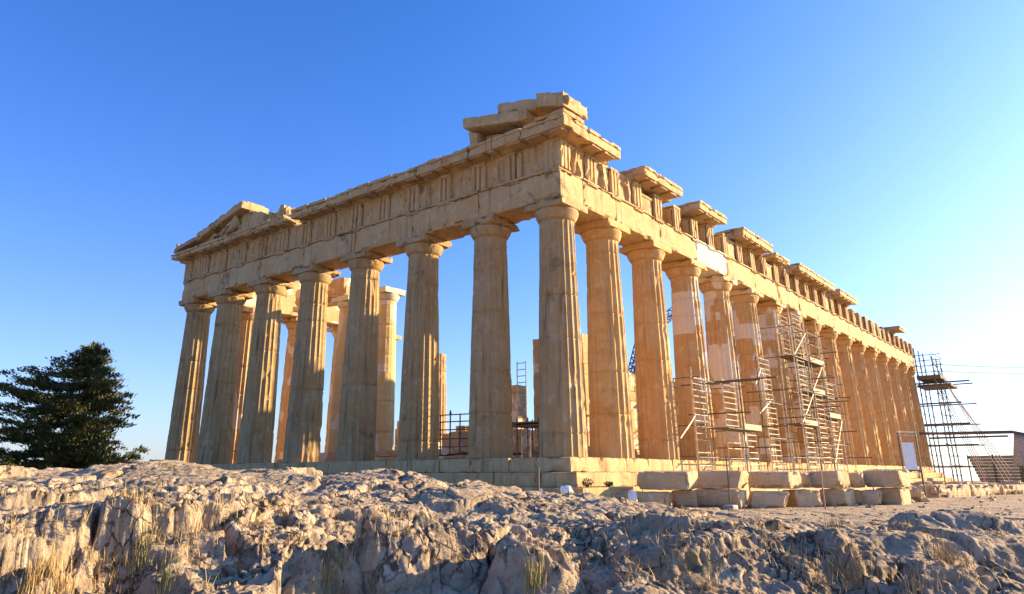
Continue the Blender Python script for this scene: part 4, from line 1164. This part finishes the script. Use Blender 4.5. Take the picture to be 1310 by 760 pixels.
# canvas shelter and site hoarding on the far right
a = at_d(1240, 600, 104); b_ = at_d(1440, 600, 104)
u_ = (b_-a)[:2]; L = np.linalg.norm(u_); an = math.atan2(u_[1], u_[0])
s = empty('site_hoarding', (a[0], a[1], -1.9), an, 'brown ribbed sheet hoarding with slanting end on the right beyond the scaffold', 'hoarding')
n = int(L/2.4)
for k in range(n):
    mb = MB(); x0 = 2.4*k; zz = 0.2
    sl_ = 0.9 if k == 0 else 0
    for q in range(9):
        z0 = 0.1+q*0.34; z1 = z0+0.325
        xa = x0+sl_*(1-q/9); 
        mb.add([(xa, 0, z0), (x0+2.38, 0, z0), (x0+2.38, -0.05, z1), (xa, -0.05, z1), (xa, 0.1, z0), (x0+2.38, 0.1, z0), (x0+2.38, 0.1, z1), (xa, 0.1, z1)],
               [(0, 1, 2, 3), (7, 6, 5, 4), (3, 2, 6, 7), (4, 5, 1, 0), (0, 3, 7, 4), (1, 5, 6, 2)])
    mb.build('sheet_panel', M_HOARD, s)
    T(s, 'hoarding_post', (x0+0.05, -0.12, 0), (x0+0.05, -0.12, 3.25), 0.06, M_DARKSTEEL)
a = at_d(1302, 585, 92); b_ = at_d(1410, 560, 96)
s = empty('canvas_shelter', (a[0], a[1], -1.9), an, 'tan canvas shelter with sagging dark ridge pole at the right edge', 'shelter')
L = np.linalg.norm((b_-a)[:2])
mb = MB(); n1, n2 = 14, 9
P = np.zeros((n1, n2, 3))
for i in range(n1):
    for j in range(n2):
        u_ = i/(n1-1); v_ = j/(n2-1)
        P[i, j] = (u_*L+1.2*(1-u_)*(v_ if v_ < .5 else 1-v_)*1.0-0.5, (v_-0.5)*3.2, 1.9+(5.1-1.9+0.8*u_-0.7*math.sin(math.pi*min(u_*1.3, 1)))*(1-abs(2*v_-1)))
mb.add(P.reshape(-1, 3), grid_quads(n1, n2).tolist()); o = mb.build('canvas', M_TARP, s, smooth=True)
md = o.modifiers.new('solid', 'SOLIDIFY'); md.thickness = 0.03
mb = MB()
q_ = P[:, n2//2]+np.array([0, 0, 0.05])
tube(mb, (-12.5, 0.0, 5.4), (-6, 0, 5.2), 0.14, 8); tube(mb, (-6, 0, 5.2), q_[0], 0.16, 8)
for i in range(n1-1): tube(mb, q_[i], q_[i+1], 0.13, 8)
mb.build('ridge_pole', M_DARKPLANK, s)
for x_, h_ in ((0.2, 4.9), (L*0.6, 4.9)):
    T(s, 'shelter_post', (x_, 0, 0), (x_, 0, h_), 0.09, M_DARKSTEEL)
T(s, 'shelter_post', (-12.2, 0, 0), (-12.2, 0, 5.4), 0.06, M_DARKSTEEL)
# overhead cables running off to the right
for dv_, lab in ((0, 'upper dark overhead cable running from the corner scaffold out to the right'), (1, 'lower dark overhead cable running from the corner scaffold out to the right')):
    a = np.array([71.0, -1.4, 10.9-0.75*dv_]); b_ = at_d(1500, 466+5*dv_, 112)
    mb = MB(); pts = [a+(b_-a)*k/12-np.array([0, 0, 1.0*4*(k/12)*(1-k/12)*0.4]) for k in range(13)]
    for p, q in zip(pts, pts[1:]): tube(mb, p, q, 0.03, 5)
    o = mb.build('overhead_cable', M_CABLE, None); tag(o, lab, 'cable', 'overhead cables')
    mb = MB(); 
# mast that carries the cables (beyond the frame edge)
b_ = at_d(1500, 466, 112); mb = MB(); tube(mb, (b_[0], b_[1], -2.2), (b_[0], b_[1], b_[2]+0.4), 0.12, 8, 0.08)
o = mb.build('cable_mast', M_DARKSTEEL, None); tag(o, 'plain dark mast carrying the overhead cables beyond the right edge', 'mast')
# work lamp on the temple floor
p = on_plane(684, 582, 0, 3.2)
s = empty('work_lamp', (3.2, p[1], 0.0), YAW+math.pi/2, 'small lit work lamp on the floor left of the corner column', 'lamp')
mb = MB(); rough_box(mb, -0.16, 0.16, 0.0, 0.16, 0.05, 0.27, 0.08, 0.03, 0.05, 0, 1); mb.build('housing', M_DARKSTEEL, s)
mb = MB(); tube(mb, (-0.14, 0.08, 0.0), (-0.14, 0.08, 0.2), 0.015); tube(mb, (0.14, 0.08, 0), (0.14, 0.08, 0.2), 0.015); tube(mb, (-0.16, 0.08, 0.012), (0.16, 0.08, 0.012), 0.015); mb.build('bracket', M_DARKSTEEL, s)
me_, te_, be_ = mat_new('lamp_glass'); be_.inputs['Emission Color'].default_value = (1, 0.85, 0.6, 1); be_.inputs['Emission Strength'].default_value = 2.0
mb = MB(); box(mb, -0.13, 0.13, -0.012, -0.002, 0.08, 0.24); mb.build('lens', me_, s)

# ------------------------------------------------------------------ tree
def leaf_mat():
    m, t, b = mat_new('conifer_leaves'); g = NG(t)
    tc_ = g.n('ShaderNodeTexCoord'); n1 = g.noise(tc_.outputs['Object'], 0.8, 3); n2 = g.noise(tc_.outputs['Object'], 6, 3)
    c = g.mix(g.ramp(n1, 0.38, 0.64), (0.06, 0.072, 0.02), (0.13, 0.12, 0.032))
    c = g.mix(g.ramp(n2, 0.5, 0.75, 0, 0.7), c, (0.22, 0.165, 0.045))
    g.link(c, b.inputs['Base Color']); b.inputs['Roughness'].default_value = 0.75; b.inputs['Specular IOR Level'].default_value = 0.2
    return m
TB = at_d(117, 457, 61)
TX0, TY0 = TB[0], TB[1]; TZ = -1.3
S_ = 60/944*0.90                      # metres per photo pixel at the tree
rd = np.array([math.sin(math.atan2(TB[1]-CAM[1], TB[0]-CAM[0])), -math.cos(math.atan2(TB[1]-CAM[1], TB[0]-CAM[0]))])
fd = np.array([rd[1]*-1, rd[0]])
tree = empty('conifer_tree', (TX0, TY0, TZ), 0, 'dark windswept conifer with ragged layered branches left of the temple', 'tree')
HT_ = 9.7
hv = np.array([0, 0.15, 0.3, 0.45, 0.6, 0.72, 0.8, 0.88, 0.95, 1.0])
LR = np.array([4.7, 4.5, 3.8, 3.1, 2.4, 1.7, 1.2, 0.8, 0.45, 0.1])
LL = np.array([9.0, 9.2, 8.8, 8.0, 6.2, 4.8, 4.6, 5.6, 0.7, 0.1])
rt = random.Random(12); nr_ = np.random.default_rng(5)
mbt = MB(); pts = [(0, 0, -0.6), (0.1, 0, 2.0), (0.0, 0.1, 4.5), (-0.05, 0.05, 7.0), (0.0, 0.0, HT_)]
for k in range(4): tube(mbt, pts[k], pts[k+1], 0.42-0.1*k, 10, 0.42-0.1*(k+1))
LV, LF = [], 0
cent = []; dirs = []
def trunk_at(z):
    for a, b_ in zip(pts, pts[1:]):
        if z <= b_[2]: 
            t_ = (z-a[2])/(b_[2]-a[2]); return np.array(a)+(np.array(b_)-np.array(a))*t_
    return np.array(pts[-1])
NL = 150
for k in range(NL):
    hf = 0.03+0.96*((k+rt.random())/NL)**0.95
    hf = min(0.985, hf*0.45+0.55*(round(hf*11)/11)+rt.uniform(-.012, .012))
    hf = max(hf, 0.02)
    a = rt.random()*2*math.pi
    ca, sa = math.cos(a), math.sin(a)
    env = np.interp(hf, hv, LR if ca > 0 else LL)
    dep = np.interp(hf, hv, LR)*1.15
    L = 1/math.sqrt((ca/env)**2+(sa/dep)**2)*rt.uniform(0.66, 1.08)
    base = trunk_at(hf*HT_*0.97)
    up0 = 0.10 if ca < 0 else 0.30
    d2 = ca*rd+sa*fd
    pp = [base]
    nseg = max(3, int(L/0.5))
    for q in range(1, nseg+1):
        t_ = q/nseg
        lift = L*(up0*t_*0.6-0.10*math.sin(t_*3.0)+(0.16 if ca > 0.2 else 0.03)*t_*t_)
        pp.append(base+np.array([d2[0]*L*t_, d2[1]*L*t_, lift])+nr_.normal(0, 0.06, 3)*t_)
    for q in range(nseg):
        tube(mbt, pp[q], pp[q+1], 0.10*(1-q/nseg)+0.02, 5, 0.10*(1-(q+1)/nseg)+0.015)
    for q in range(1, nseg+1):
        t_ = q/nseg
        if t_ < 0.2 and rt.random() < 0.5: continue
        d_ = pp[q]-pp[q-1]; d_ /= np.linalg.norm(d_)
        for rep in range(3 if t_ < 0.95 else 2):
            spread = 0.46*(1-0.7*t_)+0.10
            c_ = pp[q]+nr_.normal(0, 1, 3)*np.array([spread, spread, spread*0.30])
            cent.append(c_); dirs.append(d_)
for q in range(16): cent.append(np.array([0.0, 0, HT_*0.86])+np.array([0.012*q, 0, 0.10*q])); dirs.append(np.array([0.25, 0, 1.0]))
cent = np.array(cent); dirs = np.array(dirs)
NB = 34
C_ = np.repeat(cent, NB, 0)+nr_.normal(0, 1, (len(cent)*NB, 3))*np.array([0.20, 0.20, 0.08])
Dd = np.repeat(dirs, NB, 0)*1.1+nr_.normal(0, 0.42, C_.shape)+np.array([0, 0, 0.32])
Dd /= np.linalg.norm(Dd, axis=1, keepdims=True)
sd_ = np.cross(Dd, nr_.normal(0, 1, C_.shape)); sd_ /= np.linalg.norm(sd_, axis=1, keepdims=True)
ln = nr_.uniform(0.14, 0.34, (len(C_), 1)); wd = nr_.uniform(0.025, 0.06, (len(C_), 1))
quad = np.stack([C_-Dd*ln*0.5, C_+sd_*wd, C_+Dd*ln*0.6, C_-sd_*wd], 1).reshape(-1, 3)
me = big_mesh('crown', quad, np.arange(len(quad)).reshape(-1, 4), False)
me.materials.append(leaf_mat())
o = bpy.data.objects.new('crown', me); COL.objects.link(o); o.parent = tree
mbt.build('trunk', simple('bark', (0.07, 0.05, 0.035), 0.9), tree)

# ------------------------------------------------------------------ dry grass, shrubs, loose stones
def grass_mat(name, a, b_):
    m, t, b = mat_new(name); g = NG(t)
    tc_ = g.n('ShaderNodeTexCoord'); c = g.mix(g.ramp(g.noise(tc_.outputs['Object'], 9, 3), 0.35, 0.65), a, b_)
    g.link(c, b.inputs['Base Color']); b.inputs['Roughness'].default_value = 0.7
    return m
M_DRY = grass_mat('dry_grass', (0.36, 0.22, 0.07), (0.50, 0.34, 0.13)); M_GREEN = grass_mat('green_grass', (0.12, 0.13, 0.03), (0.30, 0.24, 0.07))
def blades(n, rx, ry, h0, h1, seed, lean=0.55, wid=0.0042):
    g_ = np.random.default_rng(seed)
    bx = g_.normal(0, 1, n)*rx*0.5; by = g_.normal(0, 1, n)*ry*0.5
    an_ = g_.uniform(0, 2*math.pi, n); h = g_.uniform(h0, h1, n); le = np.abs(g_.normal(0, lean, n))*h
    dx, dy = np.cos(an_), np.sin(an_); px, py = -dy, dx
    rows = []
    for t_, w_ in ((0, 1.0), (0.35, 0.9), (0.7, 0.6), (1.0, 0.12)):
        cx_ = bx+dx*le*t_**1.8; cy_ = by+dy*le*t_**1.8; cz_ = h*t_*(1-0.12*t_*le/h)
        for s_ in (-1, 1): rows.append(np.stack([cx_+s_*px*wid*w_, cy_+s_*py*wid*w_, cz_], -1))
    V_ = np.stack(rows, 1).reshape(-1, 3)
    k = np.arange(n)[:, None]*8
    F = np.concatenate([k+np.array([[0, 1, 3, 2]]), k+np.array([[2, 3, 5, 4]]), k+np.array([[4, 5, 7, 6]])])
    return V_, F
def tuft(U, V, n, rx, ry, h0, h1, label, seed, mat=None, lean=0.35):
    x, y, z = ground_pt(U, V)
    V_, F = blades(n, rx, ry, h0, h1, seed, lean)
    # sit every blade on the rock under it
    b0 = V_.reshape(-1, 8, 3); bxy = b0[:, :2, :2].mean(1)
    b0[:, :, 2] += (ground_h(x+bxy[:, 0], y+bxy[:, 1])-z)[:, None]-0.02
    me_ = big_mesh('grass_tuft', b0.reshape(-1, 3), F, False); me_.materials.append(mat or M_DRY)
    o = bpy.data.objects.new('grass_tuft', me_); COL.objects.link(o); o.location = (x, y, z)
    tag(o, label, 'grass tuft', 'grass tufts in the rock')
tuft(72, 752, 252, 0.29, 0.21, 0.09, 0.34, 'big golden dry grass tuft in the bottom left corner', 1)
tuft(30, 756, 96, 0.13, 0.12, 0.09, 0.25, 'smaller dry tuft at the left edge of the picture beside the big golden one', 12)
tuft(180, 706, 66, 0.15, 0.12, 0.18, 0.38, 'dark green stalks of grass growing in the rock hollow at left', 2, M_GREEN, 0.25)
tuft(150, 745, 90, 0.21, 0.15, 0.07, 0.24, 'low dry grass right of the big golden tuft', 3)
tuft(262, 650, 72, 0.27, 0.18, 0.04, 0.10, 'short yellow grass patch on the flat top of the rock at left', 4)
tuft(212, 752, 36, 0.10, 0.12, 0.18, 0.34, 'few thin upright green stalks at the bottom left of centre', 5, M_GREEN, 0.2)
tuft(430, 754, 120, 0.18, 0.12, 0.07, 0.20, 'dry brown grass in the cleft left of centre at the bottom', 6)
tuft(684, 748, 102, 0.15, 0.11, 0.12, 0.31, 'tall yellow green grass clump at the bottom centre', 7, grass_mat('straw_grass', (0.30, 0.22, 0.07), (0.42, 0.33, 0.12)), 0.25)
tuft(1090, 745, 144, 0.27, 0.15, 0.09, 0.22, 'pale dry clump under the big rock hump at right', 8)
tuft(1206, 718, 36, 0.13, 0.12, 0.18, 0.40, 'thin tall dry stalks on the rocks at far right', 9, None, 0.2)
tuft(1065, 672, 54, 0.27, 0.18, 0.07, 0.19, 'small dark dry tuft in the hollow below the right hand blocks', 10)
tuft(985, 690, 36, 0.15, 0.15, 0.06, 0.17, 'small dry tuft in the gap right of the lower rocks centre', 11)
def shrub(p, r_, h, n, label, seed):
    g_ = np.random.default_rng(seed)
    t_ = empty('shrub', p, 0, label, 'shrub', 'small shrubs by the steps')
    c_ = g_.normal(0, 1, (n, 3)); c_ /= np.linalg.norm(c_, axis=1, keepdims=True); c_ *= g_.uniform(0.3, 1, (n, 1))**0.5; c_ = c_*(1+0.5*fbm(c_[:, 0]*3+seed, c_[:, 1]*3, c_[:, 2]*3, oct=2, seed=seed))[:, None]
    c_ = c_*np.array([r_, r_, h/2])+np.array([0, 0, h/2])
    d_ = g_.normal(0, 1, (n, 3)); d_ /= np.linalg.norm(d_, axis=1, keepdims=True); e_ = np.cross(d_, g_.normal(0, 1, (n, 3))); e_ /= np.linalg.norm(e_, axis=1, keepdims=True)
    q = np.stack([c_-d_*0.05, c_+e_*0.02, c_+d_*0.05, c_-e_*0.02], 1).reshape(-1, 3)
    me_ = big_mesh('foliage', q, np.arange(4*n).reshape(-1, 4), False); me_.materials.append(M_SHRUB)
    o = bpy.data.objects.new('foliage', me_); COL.objects.link(o); o.parent = t_
    mb = MB()
    for k in range(6): tube(mb, (0, 0, -0.05), (r_*0.6*math.cos(k), r_*0.6*math.sin(k), h*0.6), 0.012, 5, 0.005)
    mb.build('stem', M_DARKPLANK, t_)
M_SHRUB = grass_mat('shrub_leaves', (0.06, 0.08, 0.02), (0.13, 0.13, 0.04))
p = on_plane(751, 617, 1, -1.0); shrub((p[0], -1.0, -1.07), 0.2, 0.3, 160, 'dark green shrub on the temple step just right of the corner', 1)
p = on_plane(779, 621, 1, -1.1); shrub((p[0], -1.1, -1.07), 0.16, 0.2, 130, 'little low green shrub on the step right of the darker one', 2)
# thin weeds scattered over the rock, too many to count
V_all, F_all, nn_ = [], [], 0
for k in range(70):
    U = rt.uniform(-20, 1330); V_ = rt.uniform(640, 757)
    try: x, y, z = ground_pt(U, V_)
    except Exception: continue
    if math.hypot(x-CAM[0], y-CAM[1]) > 24: continue
    v_, f_ = blades(rt.randrange(14, 46), 0.35, 0.25, 0.05, 0.20, 300+k, 0.6, 0.004)
    b0 = v_.reshape(-1, 8, 3); bxy = b0[:, :2, :2].mean(1)
    b0[:, :, 2] += ground_h(x+bxy[:, 0], y+bxy[:, 1])[:, None]-0.02; b0[:, :, 0] += x; b0[:, :, 1] += y
    V_all.append(b0.reshape(-1, 3)); F_all.append(f_+nn_); nn_ += len(v_)
me_ = big_mesh('weeds', np.concatenate(V_all), np.concatenate(F_all), False); me_.materials.append(M_DRY)
o = bpy.data.objects.new('weeds', me_); COL.objects.link(o); tag(o, 'thin dry weeds scattered in the cracks of the rock', 'weeds', None, 'stuff')

# small loose stones lying on the worn ground, too many to count
mbs = MB(); g_ = np.random.default_rng(9)
for k in range(330):
    U = g_.uniform(760, 1340); D_ = g_.uniform(19, 46)
    q = polar(U, D_); r_ = g_.uniform(0.015, 0.04)*(1+1.6*(g_.random() < 0.08))
    zz_ = gz(q[0], q[1]) if k % 1 == 0 else 0
    a_ = g_.normal(0, 1, (8, 3)); c_ = np.array([(-1, -1, -1), (1, -1, -1), (1, 1, -1), (-1, 1, -1), (-1, -1, 1), (1, -1, 1), (1, 1, 1), (-1, 1, 1)])*np.array([1.3, 1, 0.7])
    v_ = (c_+a_*0.28)*r_; an = g_.uniform(0, 6.28); R_ = np.array([[math.cos(an), -math.sin(an), 0], [math.sin(an), math.cos(an), 0], [0, 0, 1]])
    mbs.add(v_@R_.T+np.array([q[0], q[1], zz_+r_*0.45]), [(0, 3, 2, 1), (4, 5, 6, 7), (0, 1, 5, 4), (1, 2, 6, 5), (2, 3, 7, 6), (3, 0, 4, 7)])
o = mbs.build('loose_stones', bpy.data.materials['bedrock'], None); tag(o, 'small loose stones scattered over the worn ground near the blocks', 'stones', None, 'stuff')
